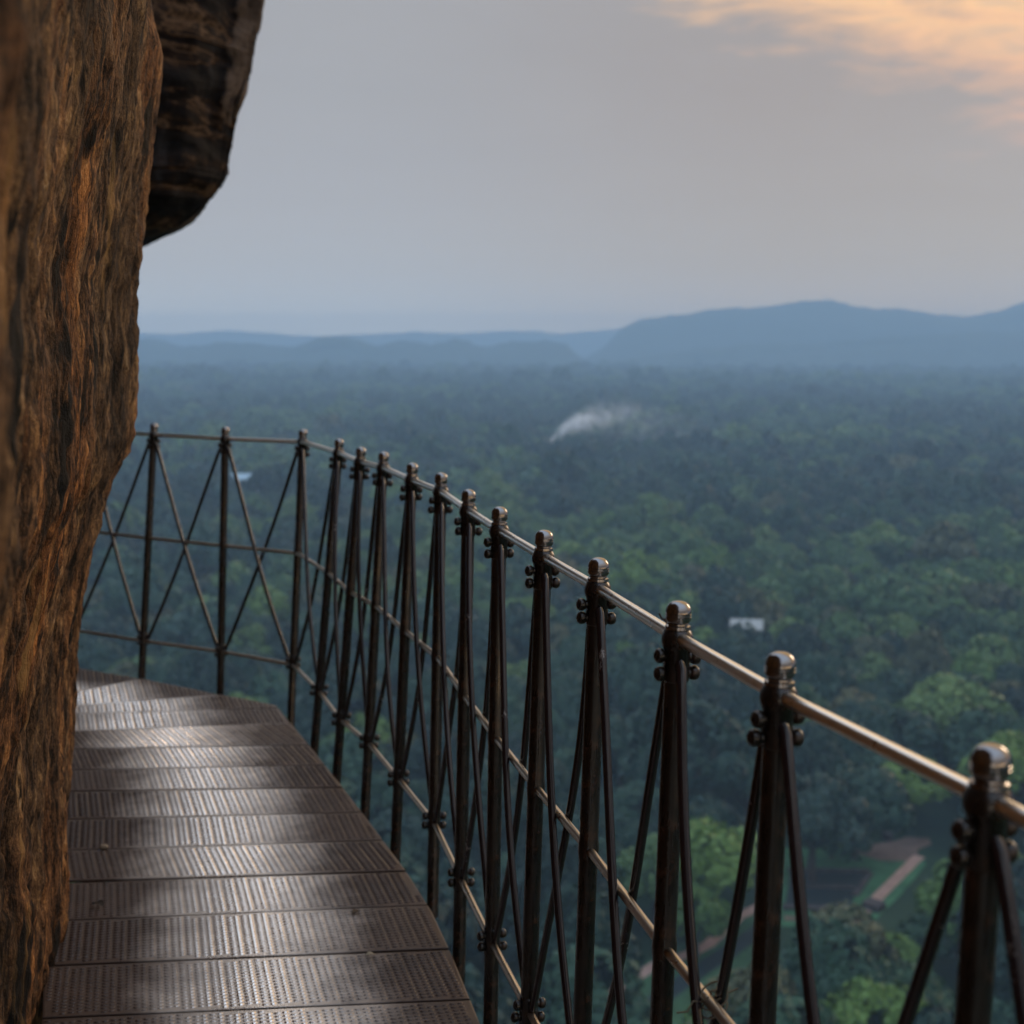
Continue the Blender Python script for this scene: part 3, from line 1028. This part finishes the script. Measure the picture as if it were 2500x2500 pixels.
def brace(i, j, side):
    """From the top of post i to the foot of post j, bowed round the middle rail; side +1 = walkway side."""
    mb = MB()
    _, ni = nrm(i)
    _, nj = nrm(j)
    nm = (ni + nj).normalized()
    a, b = PT(i, ZT - .092), PT(j, Z_LOW + .010)
    pts = []
    K = 22
    flat = Vector((b.x - a.x, b.y - a.y, 0)).normalized()
    a2, b2 = a + flat * .0235, b - flat * .0235
    bend = rnd.uniform(-.004, .004)
    for q in range(K + 1):
        u = q / K
        lat = 0.0155 * math.sin(math.pi * u)
        n_ = ni.lerp(nj, u)
        p = a2.lerp(b2, u) + n_ * side * lat + nm * bend * math.sin(2 * math.pi * u)
        pts.append(p - rail.location)
    # both ends turn in and are welded to the post
    pts[0] += Vector((0, 0, -.004))
    pts.insert(0, pts[0] - flat * .006 + Vector((0, 0, .006)))
    pts.insert(0, a + flat * .012 + Vector((0, 0, .006)) - rail.location)
    pts[-1] += Vector((0, 0, .004))
    pts.append(pts[-1] + flat * .006 + Vector((0, 0, -.006)))
    pts.append(b - flat * .012 + Vector((0, 0, -.006)) - rail.location)
    mb.tube(pts, .0077, 12)
    return mb.build('brace', M['brace'], rail, 60)


for i in range(N - 1):
    brace(i, i + 1, 1)
    brace(i + 1, i, -1)

# small things caught on the railing and lying on the deck
iM = 2 + 12


def small(name, label, cat, pts_list, r, mat):
    mb = MB()
    for pts in pts_list:
        mb.tube(pts, r, 6)
    return tag(mb.build(name, mat, None, 60), label, cat)


mid = (PT(iM, Z_MID) + PT(iM + 1, Z_MID)) / 2
rr = random.Random(5)
strands = []
for q in range(3):
    ring = []
    for a in range(0, 380, 20):
        ring.append(mid + Vector((math.cos(R(a)) * .018 + .008, math.sin(R(a)) * .011, .012 * q - .012 + math.sin(R(a + 40)) * .010)))
    strands.append(ring)
for q in range(5):
    d = Vector((rr.uniform(-1, 1), rr.uniform(-.6, .3), rr.uniform(-.4, .5)))
    strands.append([mid + d * .008, mid + d * .022 + Vector((0, 0, .006)), mid + d * .036 + Vector((rr.uniform(-.006, .006), 0, -.004)), mid + d * .046 + Vector((0, 0, -.002))])
small('twine', 'frayed twine knotted round the crossing of brace and middle rail', 'twine', strands, .0013, mat_plain('frayed_twine', (.12, .095, .065), .9))
hp = PT(iM, Z_HAND) + (PT(iM - 1, Z_HAND) - PT(iM, Z_HAND)).normalized() * .042 + Vector((0, 0, .0095))
small('twig', 'tiny dry twig sticking up from the handrail beside a finial', 'twig', [[hp, hp + Vector((-.004, 0, .007)), hp + Vector((-.009, 0, .010)), hp + Vector((-.013, .002, .017))], [hp + Vector((-.006, 0, .009)), hp + Vector((.006, 0, .003))]], .0015, mat_plain('dry_twig', (.05, .035, .025), .9))


def leaf(name, label, px, py, s_, rot, col, cat='leaf'):
    p = at(px, py, .006)
    mb = MB()
    m_ = Matrix.Translation(p) @ Matrix.Rotation(rot, 4, 'Z')
    n_ = 9
    up, dn, t2, d2 = [], [], [], []
    for q in range(n_):
        u = q / (n_ - 1)
        w_ = .26 * math.sin(math.pi * u ** .8) + .01
        z = .10 * math.sin(u * 4.0) + .05
        up.append(m_ @ Vector(((u - .5) * s_, w_ * s_, (z + w_ * .5) * s_)))
        dn.append(m_ @ Vector(((u - .5) * s_, -w_ * s_, (z + w_ * .4) * s_)))
        t2.append(m_ @ Vector(((u - .5) * s_, 0, z * s_)))
    V = up + t2 + dn
    V2 = [v - Vector((0, 0, .0009)) for v in V]
    fs = []
    for q in range(n_ - 1):
        fs += [(q, n_ + q, n_ + q + 1, q + 1), (n_ + q, 2 * n_ + q, 2 * n_ + q + 1, n_ + q + 1)]
    fs2 = [tuple(i_ + 3 * n_ for i_ in f)[::-1] for f in fs]
    mb.add(V + V2, fs + fs2)
    return tag(mb.build(name, mat_plain(name, col, .8), None, 60), label, cat)


leaf('dry_leaf', 'dark curled dead leaf lying on the plates near the rock', 238, 2210, .045, 2.6, (.020, .014, .010))
leaf('dry_leaf', 'pale bent leaf lying near the outer edge of the nearest plates', 905, 2332, .026, .4, (.20, .17, .12))
leaf('dry_leaf', 'small brown leaf lying by the dark gap at the outer edge', 870, 2228, .034, 1.1, (.05, .034, .022))
pb = MB()
pp = at(254, 2068, .0075)
for (r_, z_) in ((1, 0),):
    prof = [(.002, .008), (.007, .007), (.010, .002), (.0095, -.003), (.006, -.006)]
    pb.lathe(prof, 9, Matrix.Translation(pp) @ Matrix.Scale(1.4, 4, (1, 0, 0)))
tag(pb.build('pebble', mat_plain('pebble', (.22, .17, .12), .8), None, 30), 'light brown pebble lying on the plates close to the rock', 'pebble')

# ================================================================== CLEARING WITH RUINED WATER GARDEN
m_lawn = mat_plain('mown_grass', (.045, .125, .060), .9, .35, .25, .1)
m_lawn2 = mat_plain('shaded_grass', (.034, .080, .040), .9, .35, .25, .1)
m_path = mat_plain('red_earth_path', (.34, .225, .185), .9, .2, .4, .1)
m_dirt = mat_plain('bare_brown_earth', (.14, .095, .075), .9, .35, .3, .1)
m_brick = mat_plain('old_brick', (.060, .052, .052), .9, .4, .8, .1)
m_water, wt, wp = new_mat('dark_pond_water')
setp(wt, wp, color=(.012, .022, .026), rough=0.65, spec=0.15, normal=bump(wt, noise(wt, coords(wt), 1.5, 3), .15, .05))


def sheet(name, label, cat, pix, dz, mat, kind='structure', z=GZ):
    poly = [at(px, py, z) for px, py in pix]
    mb = MB()
    mb.prism([(p.x, p.y) for p in poly][::-1], z - .3 + dz, z + dz)
    return tag(mb.build(name, mat), label, cat, kind=kind)


def ribbon(name, label, cat, pix, w, dz, mat, kind='structure'):
    P = [at(px, py, GZ) for px, py in pix]
    P = [Vector((p.x, p.y, 0)) for p in P]
    A, B = off_poly(P, w / 2), off_poly(P, -w / 2)
    mb = MB()
    vs = []
    for a, b in zip(A, B):
        vs += [(a.x, a.y, GZ + dz), (b.x, b.y, GZ + dz), (b.x, b.y, GZ + dz - .4), (a.x, a.y, GZ + dz - .4)]
    fs = []
    for i in range(len(P) - 1):
        for j in range(4):
            fs.append((i * 4 + j, i * 4 + (j + 1) % 4, i * 4 + 4 + (j + 1) % 4, i * 4 + 4 + j)[::-1])
    fs += [(0, 1, 2, 3), tuple((len(P) - 1) * 4 + j for j in range(4))[::-1]]
    mb.add(vs, fs)
    return tag(mb.build(name, mat), label, cat, kind=kind)


sheet('lawn', 'green lawn beside the red earth path in the clearing', 'lawn', [(1890, 2070), (2085, 2075), (2240, 2085), (2262, 2110), (2200, 2185), (2120, 2262), (1890, 2262)], .10, m_lawn)
sheet('lawn', 'grass strip beyond the pale path at the bottom of the view', 'lawn', [(1690, 2290), (1830, 2235), (1900, 2240), (1860, 2330), (1760, 2420), (1600, 2560), (1330, 2560), (1330, 2480)], .10, m_lawn2)
ribbon('path', 'straight red earth path crossing the clearing', 'path', [(2244, 2092), (2200, 2135), (2150, 2185), (2106, 2232)], 2.2, .18, m_path)
ribbon('path', 'pinkish footpath running through the trees at the bottom', 'path', [(1860, 2212), (1804, 2239), (1729, 2308), (1680, 2332), (1602, 2357), (1540, 2396), (1471, 2435), (1400, 2469), (1320, 2500)], 2.2, .18, m_path)
ribbon('path', 'thin pale track along the near side of the sunken garden', 'path', [(1915, 2243), (2000, 2247), (2070, 2249), (2112, 2248)], 1.8, .16, m_dirt)
sheet('bare_earth', 'bare brown earth yard at the far end of the red path', 'ground', [(2078, 2082), (2100, 2066), (2180, 2056), (2215, 2044), (2268, 2048), (2274, 2062), (2240, 2075), (2245, 2105), (2150, 2102)], .14, m_dirt)
sheet('pond', 'dark sunken pool between the lawn terraces', 'pond', [(1930, 2131), (2120, 2134), (2085, 2192), (2072, 2222), (1915, 2218)], .13, m_water)
ribbon('canal', 'dark narrow canal running below the pinkish footpath', 'canal', [(1870, 2262), (1800, 2310), (1700, 2376), (1610, 2440), (1520, 2505)], 3.4, .14, m_water)


def wall(label, pix, w, h_):
    P = [at(px, py, GZ) for px, py in pix]
    mb = MB()
    for a, b in zip(P[:-1], P[1:]):
        d = (b - a).normalized()
        e = Vector((-d.y, d.x, 0)) * w / 2
        mb.prism([a - e, b - e, b + e, a + e], GZ - .3, GZ + h_)
    return tag(mb.build('brick_wall', m_brick), label, 'wall')


wall('low ruined brick wall along the far edge of the dark pool', [(1925, 2128), (2122, 2131)], 1.4, .6)
wall('low ruined brick wall crossing the middle of the dark pool', [(1935, 2168), (2085, 2170)], 1.2, .5)
wall('low ruined brick wall along the near edge of the dark pool', [(1910, 2219), (2068, 2223)], 1.5, .7)
wall('low ruined brick wall between the dark pool and the lawn', [(2124, 2136), (2087, 2190)], 1.2, .5)
wall('dark brick pier at the foot of the red path', [(2124, 2226), (2142, 2214)], 3.2, 1.4)
wall('squat brick stump on the bare earth yard', [(2160, 2052), (2172, 2050)], 2.2, 1.6)


# ------------------------------------------------------------------ houses in the forest
def house(label, px, py, w, d, hw, hr, rot, wallc, roofc, zb=0.0):
    p = at(px, py, GZ + hw + zb)
    root = link('house', None)
    root.location = (p.x, p.y, float(ground_z(np.array(p.x), np.array(p.y))))
    root.rotation_euler = (0, 0, rot)
    tag(root, label, 'house')
    hw += zb
    mb = MB()
    mb.box((-w / 2, -d / 2, 0), (w / 2, d / 2, hw))
    mb.add([(-w / 2, -d / 2, hw), (-w / 2, d / 2, hw), (-w / 2, 0, hw + hr - .15)], [(0, 1, 2)])
    mb.add([(w / 2, -d / 2, hw), (w / 2, d / 2, hw), (w / 2, 0, hw + hr - .15)], [(2, 1, 0)])
    mb.build('wall', mat_plain('house_wall', wallc, .8, .1), root)
    mb = MB()
    o_ = .6
    for sg in (-1, 1):
        a = [(-w / 2 - o_, sg * (d / 2 + o_), hw - .15), (w / 2 + o_, sg * (d / 2 + o_), hw - .15), (w / 2 + o_, 0, hw + hr), (-w / 2 - o_, 0, hw + hr)]
        a2 = [(x, y, z - .14) for x, y, z in a]
        mb.add(a + a2, [(0, 1, 2, 3), (7, 6, 5, 4), (0, 4, 5, 1), (1, 5, 6, 2), (2, 6, 7, 3), (3, 7, 4, 0)])
    mb.build('roof', mat_plain('house_roof', roofc, .5, .15, .8), root)
    m_win = mat_plain('dark_window', (.02, .025, .03), .2, .1)
    nw = max(2, int(w / 3.2))
    for q in range(nw):
        x = -w / 2 + (q + .5) * w / nw
        if q == nw // 2:
            mb = MB()
            mb.box((x - .5, -d / 2 - .05, 0), (x + .5, -d / 2 + .03, 2.1))
            mb.build('door', mat_plain('door', (.10, .06, .04), .6), root)
        else:
            mb = MB()
            mb.box((x - .55, -d / 2 - .04, hw * .42), (x + .55, -d / 2 + .03, hw * .78))
            mb.build('window', m_win, root)
    return root


HOUSES = [
    house('long pale blue roofed building among trees behind the left railing', 620, 1172, 27, 10, 7, 3.2, .08, (.45, .5, .55), (.30, .43, .52), 6.5),
    house('white walled house half hidden by trees in the middle distance', 1822, 1532, 9.0, 6.5, 6, 2.4, -.15, (.64, .66, .66), (.30, .32, .32), 4.4),
    house('small white outbuilding right of the larger white house', 1896, 1546, 3.8, 3.2, 4, 1.2, .2, (.60, .62, .62), (.34, .36, .36), 4.6),
]

# ------------------------------------------------------------------ mast on the hill
tp = at_depth(2016, 737, 5580)
mb = MB()
for sx_, sy_ in ((-1, -1), (1, -1), (1, 1), (-1, 1)):
    mb.tube([tp + Vector((sx_ * 5, sy_ * 5, -26)), tp + Vector((sx_ * 1.2, sy_ * 1.2, 22))], .9, 6)
for q in range(6):
    z = -22 + q * 8
    w_ = 5 - 3.8 * (z + 26) / 48
    mb.box((tp.x - w_, tp.y - w_, tp.z + z), (tp.x + w_, tp.y + w_, tp.z + z + .9))
tag(mb.build('mast', mat_plain('mast_steel', (.25, .25, .26), .6)), 'tiny mast standing on the highest point of the long hill', 'mast')

# ================================================================== FOREST
def crown_mesh(name, seed, n, size, mat, flat=0.75, lobes=15):
    """A crown of leaf-clump faces spread over the lobes of an uneven dome (unit radius, base at z = 0.75)."""
    g = np.random.default_rng(seed)
    cs, rs = [], []
    for q in range(lobes):
        a = q * 2.399 + g.uniform(-.4, .4)
        rr_ = math.sqrt((q + .5) / lobes) * .70
        z = (1 - (rr_ / .8) ** 2) * flat * g.uniform(.6, 1.1)
        cs.append((rr_ * math.cos(a), rr_ * math.sin(a), z))
        rs.append(g.uniform(.26, .42))
    cs, rs = np.array(cs), np.array(rs)
    pts, nr = [], []
    while len(pts) < n:
        q = g.integers(lobes)
        d = g.normal(size=3)
        d /= np.linalg.norm(d)
        if d[2] < -.55:
            continue
        rad = rs[q] * g.uniform(.82, 1.06)
        p = cs[q] + d * rad * np.array([1, 1, .85])
        dist_ = np.linalg.norm(p - cs, axis=1) / rs
        dist_[q] = 9
        if dist_.min() < .80:
            continue
        if (vn(np.array(p[0] * 4.5 + seed), np.array(p[1] * 4.5 + p[2] * 3), seed) < -.24):
            continue
        pts.append(p)
        nr.append(d)
    pts, nr = np.array(pts), np.array(nr)
    nr = nr + g.normal(size=nr.shape) * .42
    nr /= np.linalg.norm(nr, axis=1)[:, None]
    t1 = np.cross(nr, g.normal(size=nr.shape))
    t1 /= np.linalg.norm(t1, axis=1)[:, None]
    t2 = np.cross(nr, t1)
    s1 = size * g.uniform(.6, 1.4, size=(n, 1))
    s2 = s1 * g.uniform(.5, .9, size=(n, 1))
    V = np.stack([pts - t1 * s1, pts - t2 * s2 - nr * s1 * .15, pts + t1 * s1, pts + t2 * s2 + nr * s1 * .1], 1).reshape(-1, 3)
    V[:, 2] += .75
    me = bpy.data.meshes.new(name)
    me.vertices.add(len(V))
    me.vertices.foreach_set('co', V.reshape(-1).astype(np.float32))
    me.loops.add(4 * n)
    me.loops.foreach_set('vertex_index', np.arange(4 * n, dtype=np.int32))
    me.polygons.add(n)
    me.polygons.foreach_set('loop_start', np.arange(0, 4 * n, 4, dtype=np.int32))
    me.update(calc_edges=True)
    me.materials.append(mat)
    return me


def trunk_mesh(seed):
    g = random.Random(seed)
    mb = MB()
    mb.tube([(0, 0, -.06), (.01, 0, .3), (.0, .02, .65), (.03, 0, 1.0)], [.085, .065, .05, .03], 8)
    for q in range(5):
        a = q * 1.257 + g.uniform(-.3, .3)
        r_ = g.uniform(.4, .65)
        z = g.uniform(.45, .7)
        mb.tube([(0, 0, z), (math.cos(a) * r_ * .5, math.sin(a) * r_ * .5, z + .22), (math.cos(a) * r_, math.sin(a) * r_, z + .5)], [.035, .025, .01], 6)
    return mb.mesh('trunk', M['bark'], 60)


KINDS = ['dark', 'mid', 'bright', 'olive']
near_v = {k_: [crown_mesh('crown', 100 + 10 * i + q, 2600, .062, M['leaf_' + k_], flat=.65 + .12 * q, lobes=13 + 4 * q) for q in range(3)] for i, k_ in enumerate(KINDS)}
trunks = [trunk_mesh(q) for q in range(3)]

# clearings the trees keep out of (photo outlines on the ground plane)
CLEAR = [
    [(1880, 2045), (2150, 2036), (2300, 2030), (2305, 2070), (2290, 2120), (2235, 2205), (2160, 2265), (1870, 2265)],
    [(1890, 2195), (1820, 2210), (1700, 2300), (1580, 2345), (1500, 2400), (1440, 2440), (1500, 2480), (1640, 2460), (1780, 2360), (1900, 2280)],
]
CLEAR_W = [[Vector((q.x, q.y, 0)) for q in (at(px, py, GZ) for px, py in poly)] for poly in CLEAR]


def blocked(x, y, h_, r_):
    """Would a tree of this height and radius stand in, or hide, a clearing or a house front?"""
    for poly in CLEAR_W:
        for f_ in (0, .5, .95):
            t_ = H - (GZ + h_ * f_)
            k_ = (H - GZ) / t_
            if any(inside(poly, (x + q_ * r_) * k_, y * k_) for q_ in (-.7, 0, .7)):
                return True
        if inside(poly, x, y + r_ * .5) or inside(poly, x + r_ * .6, y) or inside(poly, x - r_ * .6, y):
            return True
    return False


def blocked_house(x, y, r_, h_):
    for hs_, wid in ((HOUSES[0], 15), (HOUSES[1], 6), (HOUSES[2], 3)):
        hx, hy = hs_.location.x, hs_.location.y
        if abs(x - hx) < wid + r_ * .8 and abs(y - hy) < 9:
            return True
        k_ = hy / y
        if abs(x * k_ - hx) < wid * .6 and 0 < hy - y < 20:
            return True
    return False


deck_px = [Vector((px, py, 0)) for px, py in [(0, 2600), (0, 0), (330, 0), (330, 1100), (190, 1640)] + DR]
g = np.random.default_rng(77)
cand = []
# jittered grid, cells growing with distance
y = 112.0
while y < 4200:
    cell = 10.0 if y < 700 else 10.8 if y < 1500 else 11.0 if y < 2500 else 15.0
    half = y * .60 + 60
    nx_ = int(2 * half / cell)
    for q in range(nx_):
        cand.append((-half + (q + .5) * cell + g.uniform(-.42, .42) * cell, y + g.uniform(-.42, .42) * cell, cell))
    y += cell
cand = np.array(cand)
gz_all = ground_z(cand[:, 0], cand[:, 1])
patch = fbm(cand[:, 0] / 130.0, cand[:, 1] / 260.0, 91, 3)
patch2 = fbm(cand[:, 0] / 60.0 + 40, cand[:, 1] / 60.0, 92, 2)
rad_all = cand[:, 2] * g.uniform(.42, .95, len(cand)) * (1 + .25 * patch2)
rad_all = np.where(g.random(len(cand)) < .07, rad_all * 1.45, rad_all)
hsc_all = g.uniform(.85, 1.35, len(cand))
kr = g.random(len(cand))
kind_all = np.where(kr < np.where(cand[:, 1] < 330, .16, .60) - patch * 1.7, 0, np.where(kr < np.where(cand[:, 1] < 330, .76, .90) - patch * .35, 1, np.where(kr < np.where(cand[:, 1] < 330, .955, .93) + patch2 * .1, 2, 3)))

far_b = (kind_all == 2) & (cand[:, 1] > 420) & (g.random(len(cand)) < np.clip((cand[:, 1] - 300) / 700, 0, .85))
kind_all = np.where(far_b, 1, kind_all)
far_o = (kind_all == 3) & (cand[:, 1] > 600) & (g.random(len(cand)) < .6)
kind_all = np.where(far_o, 1, kind_all)
# a few crowns that the photo singles out
SPECIAL = [
    (1745, 2085, 11.5, 2, 'bright yellow-green round tree left of the clearing, behind a post'),
    (1700, 2230, 7.0, 2, 'bright green tree between the pinkish footpath and the sunken pool'),
    (2060, 2345, 9.0, 3, 'olive brown tree in front of the thin pale track'),
    (1985, 1985, 12.0, 0, 'large dark tree shading the far edge of the clearing'),
    (2090, 1950, 11.0, 0, 'tall very dark tree directly behind the bare earth yard'),
    (2345, 2205, 8.5, 2, 'bright green tree on the right side of the red earth path'),
    (2320, 1725, 14.0, 1, 'broad pale green tree crown at the right edge beyond the clearing'),
    (1600, 2130, 9.0, 1, 'mid green tree just left of the brightest crown'),
    (2032, 2048, 3.6, 2, 'small bright bush at the foot of the large dark trees'),
    (2210, 2430, 8.5, 1, 'green tree below the dark brick pier'),
    (2262, 2285, 5.6, 1, 'small mid green tree in the corner right of the dark brick pier'),
    (2185, 2335, 5.0, 2, 'small bright green tree just below the dark brick pier'),
    (2420, 2120, 8.0, 1, 'mid green tree behind the nearest railing post'),
]
things = []
used = []


def make_tree(x, y, z, r_, hs_, kind, q, rot, label, group=None, lean=0):
    root = link('tree', None)
    root.location = (x, y, z)
    root.rotation_euler = (0, 0, rot)
    root.scale = (r_, r_, r_ * hs_)
    tag(root, label, 'tree', group)
    c = link('crown', near_v[KINDS[kind]][q], root)
    t_ = link('trunk', trunks[q], root)
    return root


for n_, (px, py, r_, kind, label) in enumerate(SPECIAL):
    p = at(px, py, GZ + r_ * 1.1)
    make_tree(p.x, p.y, GZ, r_, 1.0, kind, n_ % 3, n_ * 1.3, label)
    used.append((p.x, p.y, r_))

LABELS = {0: 'dark green tree in the forest on the near side of the plain', 1: 'mid green tree in the forest on the near side of the plain',
          2: 'bright yellow-green tree in the forest on the near side of the plain', 3: 'olive brown tree in the forest on the near side of the plain'}
GROUPS = {0: 'dark green trees of the near forest', 1: 'mid green trees of the near forest', 2: 'bright yellow-green trees of the near forest', 3: 'olive brown trees of the near forest'}
order = np.argsort(np.hypot(cand[:, 0], cand[:, 1]))
rest = []
count = 0
uarr = np.array(used)
for ii in order:
    x, y, cell = cand[ii]
    r_, hs_, kind = rad_all[ii], hsc_all[ii], int(kind_all[ii])
    if y < 420 and blocked(x, y, r_ * 1.75 * hs_, r_):
        continue
    if y < 420 and np.any(np.hypot(uarr[:, 0] - x, uarr[:, 1] - y) < uarr[:, 2] * .85 + r_ * .35):
        continue
    if y < 1100 and blocked_house(x, y, r_, r_ * 1.75):
        continue
    done = False
    if count < 285:
        tp_ = to_px((x, y, gz_all[ii] + r_ * 1.5 * hs_))
        if 90 < tp_[0] < 2560 and tp_[1] < 2560 and not inside(deck_px, tp_[0], tp_[1]):
            make_tree(x, y, gz_all[ii], r_, hs_, kind, int(ii) % 3, float(kr[ii] * 6.28), LABELS[kind], GROUPS[kind])
            count += 1
            done = True
    if not done:
        rest.append(ii)
rest = np.array(rest)

# the rest of the forest: one object, crowns instanced on points
src = bpy.data.collections.new('forest_sources')
vid = []
mid_start = {}
srcs = []
for i, k_ in enumerate(KINDS):
    for q in range(2):
        srcs.append((f'a{i}{q}', crown_mesh('forest_crown', 300 + i * 7 + q, 900, .10, M['leaf_' + k_], .7, 13)))
for i, k_ in enumerate(KINDS):
    for q in range(2):
        srcs.append((f'b{i}{q}', crown_mesh('forest_crown', 400 + i * 7 + q, 260, .19, M['leaf_' + k_], .7, 9)))
for nme, me in srcs:
    src.objects.link(bpy.data.objects.new('zz_' + nme, me))
dist_r = np.hypot(cand[rest, 0], cand[rest, 1])
ridx = np.where(dist_r < 800, 0, 8) + kind_all[rest] * 2 + (g.random(len(rest)) < .5)
pos = np.stack([cand[rest, 0], cand[rest, 1], gz_all[rest]], 1)
scl = np.stack([rad_all[rest], rad_all[rest], rad_all[rest] * hsc_all[rest]], 1)
# far woodland, 4 to 9 km: wider crowns standing for the roughness of the canopy
fy = np.sqrt(g.uniform(4100 ** 2, 8000 ** 2, 14000))
fx = g.uniform(-.60, .60, 14000) * fy
fz = ground_z(fx, fy)
fr = g.uniform(9, 22, 14000)
pos = np.vstack([pos, np.stack([fx, fy, fz - fr * .5], 1)])
scl = np.vstack([scl, np.stack([fr, fr, fr * g.uniform(.7, 1.0, 14000)], 1)])
ridx = np.concatenate([ridx, 8 + (g.random(14000) < .5) + 2 * (g.random(14000) < .4)])
fm = bpy.data.meshes.new('forest')
fm.vertices.add(len(pos))
fm.vertices.foreach_set('co', pos.reshape(-1).astype(np.float32))
for nme, typ, arr in (('vid', 'INT', ridx.astype(np.int32)), ('scl', 'FLOAT_VECTOR', scl.astype(np.float32)), ('rot', 'FLOAT', g.uniform(0, 6.28, len(pos)).astype(np.float32))):
    at_ = fm.attributes.new(nme, typ, 'POINT')
    at_.data.foreach_set('vector' if typ == 'FLOAT_VECTOR' else 'value', arr.reshape(-1))
fm.update()
fo = link('forest', fm)
tag(fo, 'dense green forest canopy covering the plain to the hills', 'forest', kind='stuff')
ng = bpy.data.node_groups.new('forest_points', 'GeometryNodeTree')
ng.interface.new_socket('Geometry', in_out='INPUT', socket_type='NodeSocketGeometry')
ng.interface.new_socket('Geometry', in_out='OUTPUT', socket_type='NodeSocketGeometry')
gi, go = ng.nodes.new('NodeGroupInput'), ng.nodes.new('NodeGroupOutput')
ci = ng.nodes.new('GeometryNodeCollectionInfo')
ci.inputs['Collection'].default_value = src
ci.inputs['Separate Children'].default_value = True
ci.inputs['Reset Children'].default_value = True
ip = ng.nodes.new('GeometryNodeInstanceOnPoints')
ip.inputs['Pick Instance'].default_value = True


def attr(nme, typ):
    n_ = ng.nodes.new('GeometryNodeInputNamedAttribute')
    n_.data_type = typ
    n_.inputs['Name'].default_value = nme
    return n_.outputs['Attribute']


cmb = ng.nodes.new('ShaderNodeCombineXYZ')
ng.links.new(attr('rot', 'FLOAT'), cmb.inputs[2])
e2r = ng.nodes.new('FunctionNodeEulerToRotation')
ng.links.new(cmb.outputs[0], e2r.inputs[0])
ng.links.new(gi.outputs[0], ip.inputs['Points'])
ng.links.new(ci.outputs[0], ip.inputs['Instance'])
ng.links.new(attr('vid', 'INT'), ip.inputs['Instance Index'])
ng.links.new(e2r.outputs[0], ip.inputs['Rotation'])
ng.links.new(attr('scl', 'FLOAT_VECTOR'), ip.inputs['Scale'])
ng.links.new(ip.outputs[0], go.inputs[0])
fo.modifiers.new('points', 'NODES').node_group = ng

# ------------------------------------------------------------------ smoke rising from the forest
def build_smoke():
    b0 = at(1338, 1090, GZ + 10) + Vector((-4, 0, -5))
    path = [b0 + Vector(p) for p in ((0, 0, -6), (3, 0, 4), (12, 1, 13), (24, 3, 21), (40, 5, 26), (58, 8, 27), (74, 10, 24), (110, 16, 18), (150, 24, 14), (190, 32, 11))]
    mb = MB()
    mb.tube(path, [6, 10, 16, 21, 23, 23, 22, 18, 14, 10], 16)
    m = bpy.data.materials.new('smoke')
    m.use_nodes = True
    t = m.node_tree
    t.nodes.clear()
    out = t.nodes.new('ShaderNodeOutputMaterial')
    pv = t.nodes.new('ShaderNodeVolumePrincipled')
    pv.inputs['Color'].default_value = (.93, .96, 1.0, 1)
    c = t.nodes.new('ShaderNodeTexCoord')
    n = noise(t, c.outputs['Object'], .12, 4, .6, .6)
    sp = nd(t, 'ShaderNodeSeparateXYZ', ins={0: c.outputs['Object']})
    xs_ = mth(t, 'MAXIMUM', sp.outputs[0], 0.0)
    zc = mth(t, 'MULTIPLY', mth(t, 'SUBTRACT', 1.0, mth(t, 'POWER', 2.718, mth(t, 'MULTIPLY', xs_, -0.048))), 33.0)
    rad = mth(t, 'ADD', mth(t, 'MULTIPLY', mth(t, 'MINIMUM', xs_, 45.0), 0.17), 2.4)
    off = mth(t, 'DIVIDE', mth(t, 'SUBTRACT', sp.outputs[2], zc), rad)
    offy = mth(t, 'DIVIDE', mth(t, 'SUBTRACT', sp.outputs[1], mth(t, 'MULTIPLY', xs_, .13)), rad)
    rr_ = mth(t, 'ADD', mth(t, 'MULTIPLY', off, off), mth(t, 'MULTIPLY', offy, offy))
    core = mth(t, 'POWER', 2.718, mth(t, 'MULTIPLY', rr_, -1.9))
    fall = mth(t, 'MULTIPLY', core, mth(t, 'POWER', 2.718, mth(t, 'MULTIPLY', xs_, -0.062)))
    d = mth(t, 'MULTIPLY', mth(t, 'MULTIPLY', smooth(t, n, .40, .60), fall), 2.6)
    thin = mth(t, 'MULTIPLY', smooth(t, n, .42, .70), mth(t, 'MULTIPLY', smooth(t, sp.outputs[0], 30.0, 75.0), mth(t, 'SUBTRACT', 1.0, smooth(t, sp.outputs[0], 110.0, 185.0))))
    d = mth(t, 'ADD', d, mth(t, 'MULTIPLY', thin, .007))
    t.links.new(d, pv.inputs['Density'])
    t.links.new(pv.outputs[0], out.inputs['Volume'])
    mb.v = [(x - b0.x, y - b0.y, z - b0.z) for x, y, z in mb.v]
    o = mb.build('smoke', m)
    o.location = b0
    tag(o, 'thin white smoke plume drifting right above the forest', 'smoke', kind='stuff')


build_smoke()

# ------------------------------------------------------------------ haze
mb = MB()
mb.box((-6200, -700, GZ - 30), (6200, 10500, 185))
hm = bpy.data.materials.new('haze')
hm.use_nodes = True
t = hm.node_tree
t.nodes.clear()
out = t.nodes.new('ShaderNodeOutputMaterial')
pv = t.nodes.new('ShaderNodeVolumePrincipled')
pv.inputs['Color'].default_value = (.375, .585, .83, 1)
pv.inputs['Density'].default_value = 3.2e-4
pv.inputs['Anisotropy'].default_value = 0.0
t.links.new(pv.outputs[0], out.inputs['Volume'])
ho = mb.build('haze', hm)
tag(ho, 'pale blue haze over the plain', 'haze', kind='stuff')
